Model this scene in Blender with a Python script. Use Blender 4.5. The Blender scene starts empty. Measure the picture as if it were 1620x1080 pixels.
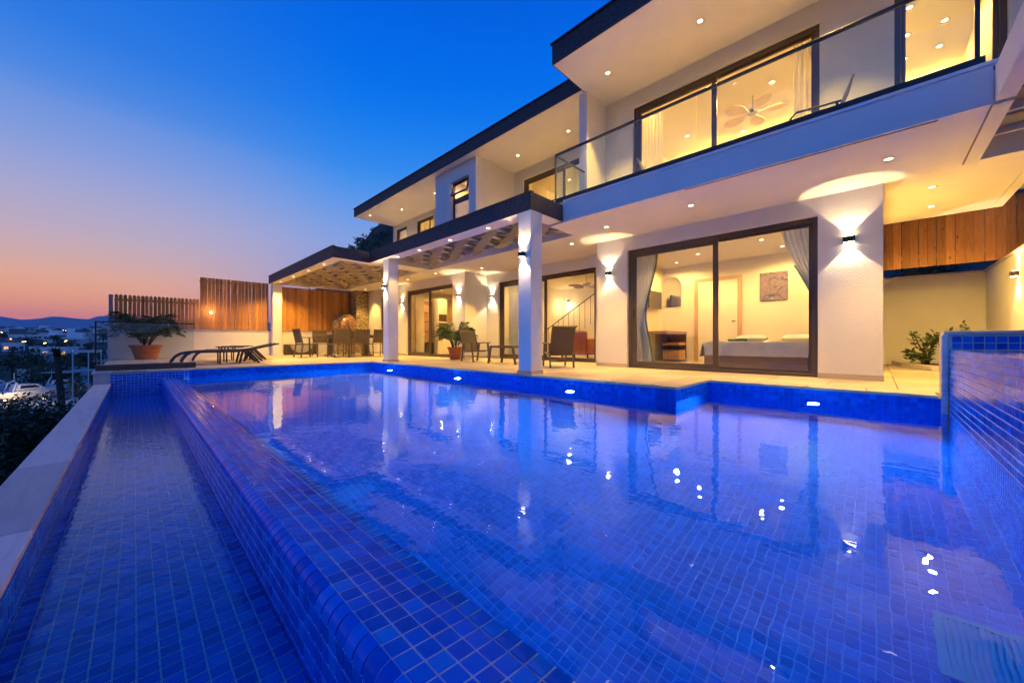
import bpy, bmesh, math, random
from mathutils import Vector, Matrix, Euler, noise as mnoise
random.seed(7)
R = math.radians
SC = bpy.context.scene
COL = SC.collection

# ------------------------------------------------------------------ camera
HCAM = 0.54
YAW = math.atan2(.7005, .7136)
cd = bpy.data.cameras.new('camera'); cam = bpy.data.objects.new('camera', cd); COL.objects.link(cam)
cd.sensor_width = 36.0; cd.lens = 36.0 * 587 / 1620
cd.shift_y = -1 / 1620.
cd.clip_start = .02; cd.clip_end = 60000
cam.location = (0, 0, HCAM); cam.rotation_euler = (R(90), 0, YAW)
SC.camera = cam

# ------------------------------------------------------------------ render / exposure
SC.view_settings.view_transform = 'Standard'; SC.view_settings.look = 'None'
SC.view_settings.exposure = 0.0; SC.view_settings.gamma = 1.0
SC.view_settings.use_curve_mapping = False
SC.render.engine = 'CYCLES'
cy = SC.cycles
cy.use_denoising = True
cy.max_bounces = 8; cy.diffuse_bounces = 3; cy.glossy_bounces = 4; cy.transmission_bounces = 6; cy.transparent_max_bounces = 12
cy.volume_bounces = 0
cy.sample_clamp_indirect = 25; cy.sample_clamp_direct = 0
cy.blur_glossy = 0.3
cy.caustics_reflective = False; cy.caustics_refractive = True

def lin(r, g, b):
    def c(v):
        v /= 255.
        return v / 12.92 if v <= .04045 else ((v + .055) / 1.055) ** 2.4
    return (c(r), c(g), c(b), 1)

# ------------------------------------------------------------------ world: dusk sky, afterglow over the sea (towards -X)
world = bpy.data.worlds.new('World'); SC.world = world; world.use_nodes = True
nt = world.node_tree; nt.nodes.clear()
def wn(t): return nt.nodes.new(t)
L = nt.links.new
tc = wn('ShaderNodeTexCoord'); sep = wn('ShaderNodeSeparateXYZ'); L(tc.outputs['Generated'], sep.inputs[0])
def wramp(stops):
    r = wn('ShaderNodeValToRGB'); r.color_ramp.interpolation = 'B_SPLINE'
    e = r.color_ramp.elements
    while len(e) > 1: e.remove(e[-1])
    for i, (p, c) in enumerate(stops):
        k = e[0] if i == 0 else e.new(p)
        k.position = p; k.color = lin(*c)
    L(sep.outputs['Z'], r.inputs[0]); return r
glow_side = wramp([(0.0, (240, 136, 128)), (.044, (252, 150, 124)), (.0615, (255, 166, 116)), (.082, (255, 176, 126)), (.113, (246, 182, 148)), (.143, (222, 180, 172)), (.193, (200, 180, 198)),
                   (.288, (152, 168, 222)), (.375, (108, 150, 228)), (.416, (76, 138, 230)), (.482, (42, 124, 230)), (.62, (4, 104, 226)), (.8, (0, 84, 200)), (1.0, (0, 66, 172))])
far_side = wramp([(0.0, (128, 136, 200)), (.10, (156, 162, 218)), (.219, (146, 168, 226)), (.274, (124, 164, 234)), (.339, (88, 154, 240)), (.399, (48, 142, 242)), (.506, (0, 120, 240)),
                  (.616, (0, 104, 234)), (.70, (0, 92, 220)), (.85, (0, 78, 196)), (1.0, (0, 66, 172))])
vm = wn('ShaderNodeVectorMath'); vm.operation = 'MULTIPLY'; vm.inputs[1].default_value = (1, 1, 0); L(tc.outputs['Generated'], vm.inputs[0])
vn_ = wn('ShaderNodeVectorMath'); vn_.operation = 'NORMALIZE'; L(vm.outputs[0], vn_.inputs[0])
vd = wn('ShaderNodeVectorMath'); vd.operation = 'DOT_PRODUCT'; L(vn_.outputs[0], vd.inputs[0])
GA = R(193); vd.inputs[1].default_value = (math.cos(GA), math.sin(GA), 0)
mr = wn('ShaderNodeMapRange'); mr.interpolation_type = 'SMOOTHSTEP'
mr.inputs['From Min'].default_value = .80; mr.inputs['From Max'].default_value = 1.0
L(vd.outputs['Value'], mr.inputs['Value'])
mx = wn('ShaderNodeMix'); mx.data_type = 'RGBA'
L(mr.outputs[0], mx.inputs['Factor']); L(far_side.outputs[0], mx.inputs['A']); L(glow_side.outputs[0], mx.inputs['B'])
bg = wn('ShaderNodeBackground'); bg.inputs['Strength'].default_value = 1.0
L(mx.outputs['Result'], bg.inputs['Color'])
wo = wn('ShaderNodeOutputWorld'); L(bg.outputs[0], wo.inputs['Surface'])

# ------------------------------------------------------------------ helpers
class MB:
    def __init__(s): s.v = []; s.f = []
    def add(s, vs, fs):
        b = len(s.v); s.v += [tuple(v) for v in vs]; s.f += [tuple(i + b for i in f) for f in fs]; return s
    def box(s, x0, x1, y0, y1, z0, z1):
        return s.add([(x0, y0, z0), (x1, y0, z0), (x1, y1, z0), (x0, y1, z0), (x0, y0, z1), (x1, y0, z1), (x1, y1, z1), (x0, y1, z1)],
                     [(0, 3, 2, 1), (4, 5, 6, 7), (0, 1, 5, 4), (1, 2, 6, 5), (2, 3, 7, 6), (3, 0, 4, 7)])
    def bar(s, a, b, w, t, up=(0, 0, 1)):
        a = Vector(a); b = Vector(b); d = (b - a).normalized(); u = Vector(up)
        sd = d.cross(u)
        if sd.length < 1e-4: sd = d.cross(Vector((1, 0, 0)))
        sd.normalize(); n = sd.cross(d).normalized()
        vs = []
        for p in (a, b):
            for sx, sy in ((-1, -1), (1, -1), (1, 1), (-1, 1)): vs.append(p + sd * sx * w / 2 + n * sy * t / 2)
        return s.add(vs, [(3, 2, 1, 0), (4, 5, 6, 7), (0, 1, 5, 4), (1, 2, 6, 5), (2, 3, 7, 6), (3, 0, 4, 7)])
    def tube(s, pts, rad, n=8, caps=True):
        pts = [Vector(p) for p in pts]; rs = rad if isinstance(rad, (list, tuple)) else [rad] * len(pts)
        rings = []; ref = Vector((0, 0, 1)); vs = []; fs = []
        for i, p in enumerate(pts):
            d = (pts[min(i + 1, len(pts) - 1)] - pts[max(i - 1, 0)]).normalized()
            a = d.cross(ref)
            if a.length < .05: a = d.cross(Vector((1, 0, 0)))
            a.normalize(); b = d.cross(a)
            for k in range(n):
                t = 2 * math.pi * k / n; vs.append(p + (a * math.cos(t) + b * math.sin(t)) * rs[i])
        for i in range(len(pts) - 1):
            for k in range(n):
                k2 = (k + 1) % n; fs.append((i * n + k, i * n + k2, (i + 1) * n + k2, (i + 1) * n + k))
        if caps:
            fs.append(tuple(range(n))[::-1]); fs.append(tuple((len(pts) - 1) * n + k for k in range(n)))
        return s.add(vs, fs)
    def lathe(s, prof, c=(0, 0, 0), n=24, caps=True):
        vs = []; fs = []
        for (r, z) in prof:
            for k in range(n):
                t = 2 * math.pi * k / n; vs.append((c[0] + r * math.cos(t), c[1] + r * math.sin(t), c[2] + z))
        for i in range(len(prof) - 1):
            for k in range(n):
                k2 = (k + 1) % n; fs.append((i * n + k, i * n + k2, (i + 1) * n + k2, (i + 1) * n + k))
        if caps:
            fs.append(tuple(range(n))[::-1]); fs.append(tuple((len(prof) - 1) * n + k for k in range(n)))
        return s.add(vs, fs)
    def prism(s, poly, axis, a, b):
        """extrude 2D polygon (list of (u,v)) along axis 'x','y','z' from a to b"""
        n = len(poly)
        def P(u, v, w): return {'x': (w, u, v), 'y': (u, w, v), 'z': (u, v, w)}[axis]
        vs = [P(u, v, a) for u, v in poly] + [P(u, v, b) for u, v in poly]
        fs = [tuple(range(n))[::-1], tuple(range(n, 2 * n))] + [(i, (i + 1) % n, n + (i + 1) % n, n + i) for i in range(n)]
        return s.add(vs, fs)

ORG = {}
def link(o, parent=None, org=(0, 0, 0)):
    COL.objects.link(o); ORG[o.name] = Vector(org)
    if parent is not None:
        o.parent = parent; o.matrix_parent_inverse = Matrix.Translation(-ORG[parent.name])
    return o
def mesh(name, mb, mat, smooth=False, bevel=0, seg=2, fix=True):
    me = bpy.data.meshes.new(name); me.from_pydata(mb.v, [], mb.f)
    bm = bmesh.new(); bm.from_mesh(me)
    if fix: bmesh.ops.recalc_face_normals(bm, faces=bm.faces)
    if bevel > 0:
        es = [e for e in bm.edges if len(e.link_faces) == 2 and e.calc_face_angle(0) > .6]
        bmesh.ops.bevel(bm, geom=es, offset=bevel, segments=seg, profile=.6, affect='EDGES', clamp_overlap=True)
    bm.to_mesh(me); bm.free()
    if smooth:
        me.polygons.foreach_set('use_smooth', [True] * len(me.polygons))
        try: me.set_sharp_from_angle(angle=R(40))
        except Exception: pass
    for m in (mat if isinstance(mat, (list, tuple)) else [mat]): me.materials.append(m)
    return me
def obj(name, mb, mat, parent=None, smooth=False, bevel=0, seg=2, fix=True, **props):
    o = bpy.data.objects.new(name, mesh(name, mb, mat, smooth, bevel, seg, fix)); link(o, parent)
    for k, v in props.items():
        if v is not None: o[k] = v
    return o
def thing(name, label, cat, loc=(0, 0, 0), group=None, rz=0):
    o = bpy.data.objects.new(name, None); o.empty_display_size = .1
    link(o, None, loc); o.location = loc; o.rotation_euler = (0, 0, rz)
    o['label'] = label; o['category'] = cat
    if group: o['group'] = group
    return o
def tag(o, label, cat, group=None):
    o['label'] = label; o['category'] = cat
    if group: o['group'] = group
    return o
def local_thing(name, label, cat, group=None):
    """root whose parts are modelled round the origin; placed later"""
    o = thing(name, label, cat, (0, 0, 0), group); return o
def dup(root, loc, rz=0, label=None, group=None, scale=None):
    r = root.copy(); COL.objects.link(r); ORG[r.name] = Vector(loc)
    r.location = loc; r.rotation_euler = (0, 0, rz)
    if scale: r.scale = (scale,) * 3
    if label: r['label'] = label
    if group: r['group'] = group
    for ch in list(root.children):
        c = ch.copy(); COL.objects.link(c); c.parent = r
        for g in list(ch.children):
            d = g.copy(); COL.objects.link(d); d.parent = c
    return r
def place(root, loc, rz=0, label=None):
    root.location = loc; root.rotation_euler = (0, 0, rz)
    if label: root['label'] = label
    return root
def B(name, parent, mat, x0, x1, y0, y1, z0, z1, bevel=0, **p):
    return obj(name, MB().box(x0, x1, y0, y1, z0, z1), mat, parent, bevel=bevel, seg=1, **p)

# ------------------------------------------------------------------ materials
def mat(name):
    m = bpy.data.materials.new(name); m.use_nodes = True; m.node_tree.nodes.clear()
    return m
class N:
    """tiny node builder"""
    def __init__(s, m): s.t = m.node_tree
    def n(s, t, **k):
        x = s.t.nodes.new(t)
        for a, b in k.items(): setattr(x, a, b)
        return x
    def l(s, a, b): s.t.links.new(a, b)
    def pos(s): return s.n('ShaderNodeNewGeometry').outputs['Position']
    def objc(s): return s.n('ShaderNodeTexCoord').outputs['Object']
    def noise(s, vec, scale, detail=4, rough=.55, dist=0):
        x = s.n('ShaderNodeTexNoise'); x.inputs['Scale'].default_value = scale; x.inputs['Detail'].default_value = detail
        x.inputs['Roughness'].default_value = rough; x.inputs['Distortion'].default_value = dist
        s.l(vec, x.inputs['Vector']); return x.outputs['Fac']
    def scale(s, vec, v):
        x = s.n('ShaderNodeVectorMath', operation='MULTIPLY'); s.l(vec, x.inputs[0]); x.inputs[1].default_value = v; return x.outputs[0]
    def addv(s, vec, v):
        x = s.n('ShaderNodeVectorMath', operation='ADD'); s.l(vec, x.inputs[0])
        if hasattr(v, 'links') or hasattr(v, 'is_linked'): s.l(v, x.inputs[1])
        else: x.inputs[1].default_value = v
        return x.outputs[0]
    def math(s, op, a, b=None, clamp=False):
        x = s.n('ShaderNodeMath', operation=op); x.use_clamp = clamp
        for i, q in enumerate((a, b)):
            if q is None: continue
            if isinstance(q, (int, float)): x.inputs[i].default_value = q
            else: s.l(q, x.inputs[i])
        return x.outputs[0]
    def ramp(s, fac, stops, interp='LINEAR'):
        r = s.n('ShaderNodeValToRGB'); r.color_ramp.interpolation = interp; e = r.color_ramp.elements
        while len(e) > 1: e.remove(e[-1])
        for i, (p, c) in enumerate(stops):
            k = e[0] if i == 0 else e.new(p)
            k.position = p; k.color = tuple(c) if len(c) == 4 else tuple(c) + (1,)
        s.l(fac, r.inputs[0]); return r.outputs[0]
    def mix(s, fac, a, b, blend='MIX'):
        x = s.n('ShaderNodeMix', data_type='RGBA', blend_type=blend)
        for nm, q in (('Factor', fac), ('A', a), ('B', b)):
            if isinstance(q, (int, float)): x.inputs[nm].default_value = q
            elif isinstance(q, tuple): x.inputs[nm].default_value = q if len(q) == 4 else q + (1,)
            else: s.l(q, x.inputs[nm])
        return x.outputs['Result']
    def bump(s, h, strength=.3, dist=.01):
        x = s.n('ShaderNodeBump'); x.inputs['Strength'].default_value = strength; x.inputs['Distance'].default_value = dist
        s.l(h, x.inputs['Height']); return x.outputs[0]
    def rand(s): return s.n('ShaderNodeObjectInfo').outputs['Random']
    def pbsdf(s, col, rough=.5, normal=None, spec=.5, metal=0, coat=0, rough_s=None, trans=0, ior=1.45, emis=None, estr=0):
        p = s.n('ShaderNodeBsdfPrincipled')
        if isinstance(col, tuple): p.inputs['Base Color'].default_value = col if len(col) == 4 else col + (1,)
        else: s.l(col, p.inputs['Base Color'])
        if isinstance(rough, (int, float)): p.inputs['Roughness'].default_value = rough
        else: s.l(rough, p.inputs['Roughness'])
        p.inputs['Specular IOR Level'].default_value = spec; p.inputs['Metallic'].default_value = metal
        p.inputs['Coat Weight'].default_value = coat; p.inputs['IOR'].default_value = ior
        p.inputs['Transmission Weight'].default_value = trans
        if normal is not None: s.l(normal, p.inputs['Normal'])
        if emis: p.inputs['Emission Color'].default_value = emis if len(emis) == 4 else emis + (1,); p.inputs['Emission Strength'].default_value = estr
        o = s.n('ShaderNodeOutputMaterial'); s.l(p.outputs[0], o.inputs['Surface']); return p

def simple(name, col, rough=.5, var=.12, nscale=8, bump=.0, bscale=60, spec=.4, metal=0, perobj=0, coord='pos', stretch=(1, 1, 1)):
    m = mat(name); q = N(m)
    v = q.pos() if coord == 'pos' else q.objc()
    v = q.scale(v, stretch)
    n1 = q.noise(v, nscale, 5)
    lo = tuple(c * (1 - var) for c in col); hi = tuple(min(1, c * (1 + var)) for c in col)
    c = q.ramp(n1, [(.3, lo), (.7, hi)])
    if perobj:
        f = q.math('MULTIPLY_ADD', q.rand(), perobj); 
        q.t.nodes[-1].inputs[2].default_value = 1 - perobj / 2
        mm = q.n('ShaderNodeVectorMath', operation='SCALE'); q.l(c, mm.inputs[0]); q.l(f, mm.inputs['Scale']); c = mm.outputs[0]
    nb = q.bump(q.noise(v, bscale, 4), bump, .006) if bump else None
    rr = q.math('MULTIPLY_ADD', n1, .2); q.t.nodes[-1].inputs[2].default_value = rough - .1
    q.pbsdf(c, rr, nb, spec, metal); return m

M = {}
def stucco(name, col, strength=.5):
    m = mat(name); q = N(m); v = q.pos()
    big = q.noise(v, 1.3, 5, .65, .4); fine = q.noise(v, 42, 5, .7)
    c = q.ramp(big, [(.25, tuple(k * .91 for k in col)), (.7, col)])
    c = q.mix(q.math('MULTIPLY', fine, .12), c, (.55, .5, .45))
    q.pbsdf(c, .85, q.bump(fine, strength, .012), .25); return m
M['stucco'] = stucco('stucco_white', (.80, .78, .75), .85)
M['soffit'] = stucco('soffit_paint', (.78, .75, .70), .12)
M['fascia_white'] = stucco('fascia_white', (.82, .81, .80), .15)
M['paint'] = simple('room_paint', (.78, .72, .60), .7, .03, 2)
M['ceil'] = simple('room_ceiling', (.80, .75, .64), .7, .02, 2)
M['fascia'] = simple('fascia_charcoal', (.060, .050, .056), .62, .45, 26, .5, 70)
M['cap'] = simple('cap_metal', (.02, .02, .024), .4, .1, 5)
M['frame'] = simple('frame_bronze', (.085, .062, .048), .38, .08, 6, spec=.5)
M['rail'] = simple('rail_anthracite', (.025, .028, .035), .35, .08, 6)
M['black'] = simple('black_metal', (.02, .018, .016), .4, .1, 8)
M['chrome'] = simple('steel', (.55, .55, .55), .25, .05, 8, metal=1)
def glass(name, tint, ior=1.5, rough=0.0):
    m = mat(name); q = N(m)
    tr = q.n('ShaderNodeBsdfTransparent'); tr.inputs[0].default_value = tint + (1,)
    gl = q.n('ShaderNodeBsdfGlossy'); gl.inputs['Roughness'].default_value = rough; gl.inputs['Color'].default_value = (.95, .97, 1, 1)
    fr = q.n('ShaderNodeFresnel')   # Fresnel inverts the IOR on back faces; undo that so a thin pane reflects alike on both sides
    bf = q.n('ShaderNodeNewGeometry').outputs['Backfacing']
    q.l(q.math('ADD', q.math('MULTIPLY', bf, 1 / ior - ior), ior), fr.inputs['IOR'])
    ms = q.n('ShaderNodeMixShader'); q.l(fr.outputs[0], ms.inputs[0]); q.l(tr.outputs[0], ms.inputs[1]); q.l(gl.outputs[0], ms.inputs[2])
    o = q.n('ShaderNodeOutputMaterial'); q.l(ms.outputs[0], o.inputs['Surface']); return m
M['glass'] = glass('pane_glass', (.97, .98, .97))
M['rail_glass'] = glass('railing_glass', (.90, .95, .94), 1.45)

def travertine(name, col):
    m = mat(name); q = N(m); v = q.addv(q.objc(), q.n('ShaderNodeObjectInfo').outputs['Location'])
    w = q.addv(v, (0, 0, 0)); st = q.scale(w, (1.2, 7, 7))
    a = q.noise(st, 2.0, 6, .6, .6); b = q.noise(v, 40, 4, .7)
    c = q.ramp(a, [(.25, tuple(k * .72 for k in col)), (.5, col), (.8, tuple(min(1, k * 1.14) for k in col))])
    f = q.math('MULTIPLY_ADD', q.rand(), .36); q.t.nodes[-1].inputs[2].default_value = .78
    mm = q.n('ShaderNodeVectorMath', operation='SCALE'); q.l(c, mm.inputs[0]); q.l(f, mm.inputs['Scale'])
    pits = q.ramp(b, [(.62, (0, 0, 0)), (.72, (1, 1, 1))])
    c = q.mix(q.math('MULTIPLY', pits, .3), mm.outputs[0], (.28, .22, .16))
    rr = q.math('MULTIPLY_ADD', a, .25); q.t.nodes[-1].inputs[2].default_value = .38
    q.pbsdf(c, rr, q.bump(b, .15, .004), .4); return m
M['trav'] = travertine('travertine', (.58, .48, .35))
M['coping'] = travertine('coping_stone', (.62, .57, .55))
M['mortar'] = simple('mortar', (.42, .36, .28), .9, .1, 20)
M['concrete'] = simple('concrete', (.34, .33, .32), .85, .15, 4, .3, 40)

def mosaic(name, cols, rough=.22, spec=.12, coat=.0):
    m = mat(name); q = N(m)
    ri = q.n('ShaderNodeNewGeometry').outputs['Random Per Island']
    f = q.math('FRACT', q.math('ADD', ri, q.math('MULTIPLY', q.rand(), 7.31)))
    c = q.ramp(f, cols)
    n1 = q.noise(q.pos(), 45, 3)
    c = q.mix(q.math('MULTIPLY', n1, .35), c, cols[-1][1])
    big = q.noise(q.pos(), 1.1, 3)
    mm = q.n('ShaderNodeVectorMath', operation='SCALE'); q.l(c, mm.inputs[0])
    q.l(q.math('MULTIPLY_ADD', big, .5), mm.inputs['Scale']); q.t.nodes[-1].inputs[2].default_value = .75
    q.pbsdf(mm.outputs[0], rough, q.bump(q.noise(q.pos(), 24, 2), .12, .01), spec, coat=coat); return m
M['mosaic'] = mosaic('cobalt_mosaic', [(0, (.0005, .062, .46)), (.3, (.001, .088, .60)), (.6, (.001, .125, .72)), (.85, (.002, .19, .80)), (1, (.003, .22, .82))])
# glazed tiles under water: the water takes away nearly all of their own sheen
M['mosaic_wet'] = mosaic('cobalt_mosaic_submerged', [(0, (.0005, .095, .56)), (.4, (.0005, .112, .62)), (.75, (.001, .13, .68)), (1, (.002, .16, .74))], .3, .06, 0)
M['grout_blue'] = simple('blue_grout', (.006, .19, .74), .8, .12, 30)  # blue put into the grout for the scatter that softens joints under water
M['grout'] = simple('grout', (.50, .62, .76), .8, .12, 30)

def water(name, ripple, scale, tint=(.86, .96, 1.0)):
    m = mat(name); q = N(m); v = q.pos()
    a = q.noise(q.scale(v, (1, 1.35, 1)), scale, 2, .5, .4); b = q.noise(v, scale * 4.2, 2, .5)
    h = q.math('ADD', a, q.math('MULTIPLY', b, .26))
    g = q.n('ShaderNodeBsdfGlass'); g.inputs['IOR'].default_value = 1.333; g.inputs['Roughness'].default_value = 0.0
    g.inputs['Color'].default_value = tint + (1,)
    q.l(q.bump(h, ripple, .03), g.inputs['Normal'])
    o = q.n('ShaderNodeOutputMaterial'); q.l(g.outputs[0], o.inputs['Surface']); return m
M['water'] = water('pool_water', .085, 3.0)
M['chan_water'] = water('channel_water', .10, 11.0)
M['spa_water'] = water('spa_water', .30, 9.0)

def wood(name, dark, light, stretch=(14, 14, 1.1), knots=True, rough=.5):
    m = mat(name); q = N(m)
    oi = q.n('ShaderNodeObjectInfo'); off = q.n('ShaderNodeVectorMath', operation='SCALE'); q.l(oi.outputs['Location'], off.inputs[0]); off.inputs['Scale'].default_value = 5.7
    v = q.addv(q.objc(), off.outputs[0])
    s1 = q.noise(q.scale(v, stretch), 2.2, 6, .6, 1.2)
    c = q.ramp(s1, [(.28, dark), (.55, tuple((a + b) / 2 for a, b in zip(dark, light))), (.78, light)])
    f = q.math('MULTIPLY_ADD', oi.outputs['Random'], .5); q.t.nodes[-1].inputs[2].default_value = .72
    mm = q.n('ShaderNodeVectorMath', operation='SCALE'); q.l(c, mm.inputs[0]); q.l(f, mm.inputs['Scale']); c = mm.outputs[0]
    if knots:
        vo = q.n('ShaderNodeTexVoronoi'); vo.inputs['Scale'].default_value = 3.4; q.l(q.scale(v, (1.6, 1.6, 1)), vo.inputs['Vector'])
        k = q.ramp(vo.outputs['Distance'], [(.05, (1, 1, 1)), (.13, (0, 0, 0))])
        c = q.mix(q.math('MULTIPLY', k, .8), c, tuple(a * .35 for a in dark))
    q.pbsdf(c, rough, q.bump(s1, .15, .004), .35); return m
M['cedar'] = wood('cedar_boards', (.42, .17, .04), (.66, .33, .10))
M['oak'] = wood('light_oak', (.40, .24, .11), (.60, .40, .22), knots=False)
M['walnut'] = wood('walnut', (.12, .06, .03), (.22, .12, .065), knots=False)
M['bedwood'] = wood('bed_wood', (.40, .25, .15), (.56, .38, .25), (1.1, 14, 14), knots=False)
M['textilene'] = simple('brown_textilene', (.105, .082, .062), .7, .18, 220, .35, 300, coord='obj')
M['alu_brown'] = simple('brown_aluminium', (.12, .095, .075), .42, .08, 9)
M['charcoal_rattan'] = simple('charcoal_sling', (.045, .042, .045), .55, .2, 150, .3, 260, coord='obj')
M['terracotta'] = simple('terracotta', (.46, .15, .065), .75, .14, 9, .15, 60)
M['soil'] = simple('soil', (.105, .045, .028), .95, .5, 30, .9, 45)
M['band'] = simple('shade_band', (.30, .26, .20), .75, .10, 30, .15, 200)
M['crossbar'] = simple('crossbar_paint', (.72, .68, .60), .6, .05, 8)
M['greyboard'] = simple('grey_board', (.30, .28, .26), .7, .15, 3, .1, 40)
M['sheet'] = simple('white_linen', (.78, .77, .76), .85, .05, 6, .25, 14)
M['teal'] = simple('teal_velvet', (.015, .10, .11), .8, .2, 12)
def cloth(name, col, trans=.45):
    m = mat(name); q = N(m)
    d = q.n('ShaderNodeBsdfDiffuse'); t = q.n('ShaderNodeBsdfTranslucent')
    d.inputs[0].default_value = col + (1,); t.inputs[0].default_value = col + (1,)
    ms = q.n('ShaderNodeMixShader'); ms.inputs[0].default_value = trans; q.l(d.outputs[0], ms.inputs[1]); q.l(t.outputs[0], ms.inputs[2])
    tr = q.n('ShaderNodeBsdfTransparent'); m2 = q.n('ShaderNodeMixShader'); m2.inputs[0].default_value = .12
    q.l(ms.outputs[0], m2.inputs[1]); q.l(tr.outputs[0], m2.inputs[2])
    o = q.n('ShaderNodeOutputMaterial'); q.l(m2.outputs[0], o.inputs['Surface']); return m
M['sheer'] = cloth('sheer_curtain', (.60, .68, .86))
M['sheer_warm'] = cloth('cream_curtain', (.76, .70, .58))
M['teal_curtain'] = cloth('teal_curtain', (.02, .13, .15), .2)
M['floor'] = simple('cream_floor_tile', (.60, .50, .36), .25, .06, 3, spec=.5)
def leafm(name, a, b):
    m = mat(name); q = N(m); ri = q.n('ShaderNodeNewGeometry').outputs['Random Per Island']
    c = q.ramp(ri, [(0, a), (1, b)])
    p = q.pbsdf(c, .5, None, .4)
    return m
M['leaf'] = leafm('leaf_green', (.025, .055, .015), (.09, .14, .035))
M['leaf_dark'] = leafm('leaf_dark', (.026, .05, .022), (.065, .10, .045))
M['leaf_yellow'] = leafm('leaf_palm', (.05, .085, .02), (.15, .19, .05))
M['leaf_olive'] = leafm('leaf_olive', (.03, .045, .02), (.085, .10, .055))
M['bark'] = simple('bark', (.07, .05, .038), .9, .35, 14, .6, 40)
def emis(name, col, s):
    m = mat(name); q = N(m); e = q.n('ShaderNodeEmission'); e.inputs[0].default_value = col + (1,); e.inputs[1].default_value = s
    o = q.n('ShaderNodeOutputMaterial'); q.l(e.outputs[0], o.inputs['Surface']); return m
WARM = (1.0, .575, .11)
M['lamp'] = emis('lamp_face', (1, .80, .55), 9)
M['lamp_hot'] = emis('lamp_hot', (1, .78, .48), 30)
M['pool_lamp'] = emis('pool_lamp_lens', (.75, .95, 1), 22)
M['bulb'] = emis('pendant_tube', (1, .82, .5), 7)
PW_POOL = 270; PW_SOF = 270; PW_EAVE = 390; PW_ROOM = 100

# ------------------------------------------------------------------ lamps
def lamp(kind, name, loc, power, color, parent=None, radius=.04, aim=None, spot=90, blend=.3):
    d = bpy.data.lights.new(name, kind); d.energy = power; d.color = color
    if kind in ('POINT', 'SPOT'): d.shadow_soft_size = radius
    if kind == 'SPOT': d.spot_size = R(spot); d.spot_blend = blend
    o = bpy.data.objects.new(name, d); COL.objects.link(o); ORG[o.name] = Vector(loc)
    o.location = loc
    if aim is not None: o.rotation_euler = Vector(aim).to_track_quat('-Z', 'Y').to_euler()
    if parent is not None:
        o.parent = parent; o.matrix_parent_inverse = Matrix.Translation(-ORG[parent.name])
    return o
_trim = mesh('trim', MB().lathe([(.034, .0), (.052, -.002), (.055, -.006), (.050, -.010), (.036, -.008), (.034, .0)], n=20, caps=False), M['chrome'], smooth=True)
_lens = mesh('lens', MB().lathe([(.034, -.004), (.0345, -.006)], n=20), M['lamp'])
def downlight(x, y, z, label, group, power=12, spot=86, color=WARM, blend=.6, kind='SPOT'):
    t = thing('downlight', label, 'downlight', (x, y, z), group)
    for nm, me in (('trim_ring', _trim), ('lens', _lens)):
        o = bpy.data.objects.new(nm, me); link(o, t, (x, y, z)); o.location = (x, y, z)
    lamp(kind, 'downlight_lamp', (x, y, z - .03), power, color, t, .03, (0, 0, -1), spot, blend)
    return t
def sconce(x, y, z, nrm, label, power=7, w=.11):
    """up-and-down box wall light; nrm = outward horizontal normal"""
    nx, ny = nrm; tx, ty = -ny, nx
    t = thing('wall_light', label, 'wall light', (x, y, z), 'up-and-down wall lights')
    def P(a, b, c): return (x + tx * a + nx * b, y + ty * a + ny * b, z + c)
    def bb(a0, a1, b0, b1, c0, c1):
        m = MB(); m.add([P(a0, b0, c0), P(a1, b0, c0), P(a1, b1, c0), P(a0, b1, c0), P(a0, b0, c1), P(a1, b0, c1), P(a1, b1, c1), P(a0, b1, c1)],
                        [(0, 3, 2, 1), (4, 5, 6, 7), (0, 1, 5, 4), (1, 2, 6, 5), (2, 3, 7, 6), (3, 0, 4, 7)]); return m
    obj('body', bb(-w / 2, w / 2, .012, .085, -.04, .04), M['black'], t, bevel=.004, seg=1)
    obj('back_plate', bb(-w / 2 + .01, w / 2 - .01, 0, .012, -.032, .032), M['black'], t)
    for s in (-1, 1):
        obj('lens', bb(-w / 2 + .012, w / 2 - .012, .022, .076, *sorted((s * .0402, s * .0425))), M['lamp_hot'], t)
        lamp('SPOT', 'wall_light_lamp', P(0, .055, s * .055), power * 5.5, (1, .70, .36), t, .012, (0, 0, s), 84, .12)
    return t

# ------------------------------------------------------------------ mosaic
CAMV = Vector((0, 0, HCAM))
def pix(p):
    Rr = p[0] * .7136 + p[1] * .7005; F = -p[0] * .7005 + p[1] * .7136
    if F < .05: return None
    return (810 + 587 * Rr / F, 539 - 587 * (p[2] - HCAM) / F)
_tiles = {}
def tile_mesh(pu, pv, th, mt):
    k = (round(pu, 5), round(pv, 5), th, mt.name)
    if k not in _tiles:
        a, b, i = pu / 2 - .0026, pv / 2 - .0026, .0022
        m = MB(); m.add([(-a, -b, 0), (a, -b, 0), (a, b, 0), (-a, b, 0), (-a + i, -b + i, th), (a - i, -b + i, th), (a - i, b - i, th), (-a + i, b - i, th)],
                        [(4, 5, 6, 7), (0, 1, 5, 4), (1, 2, 6, 5), (2, 3, 7, 6), (3, 0, 4, 7)])
        _tiles[k] = mesh('tile', m, mt, fix=False)
    return _tiles[k]
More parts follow.
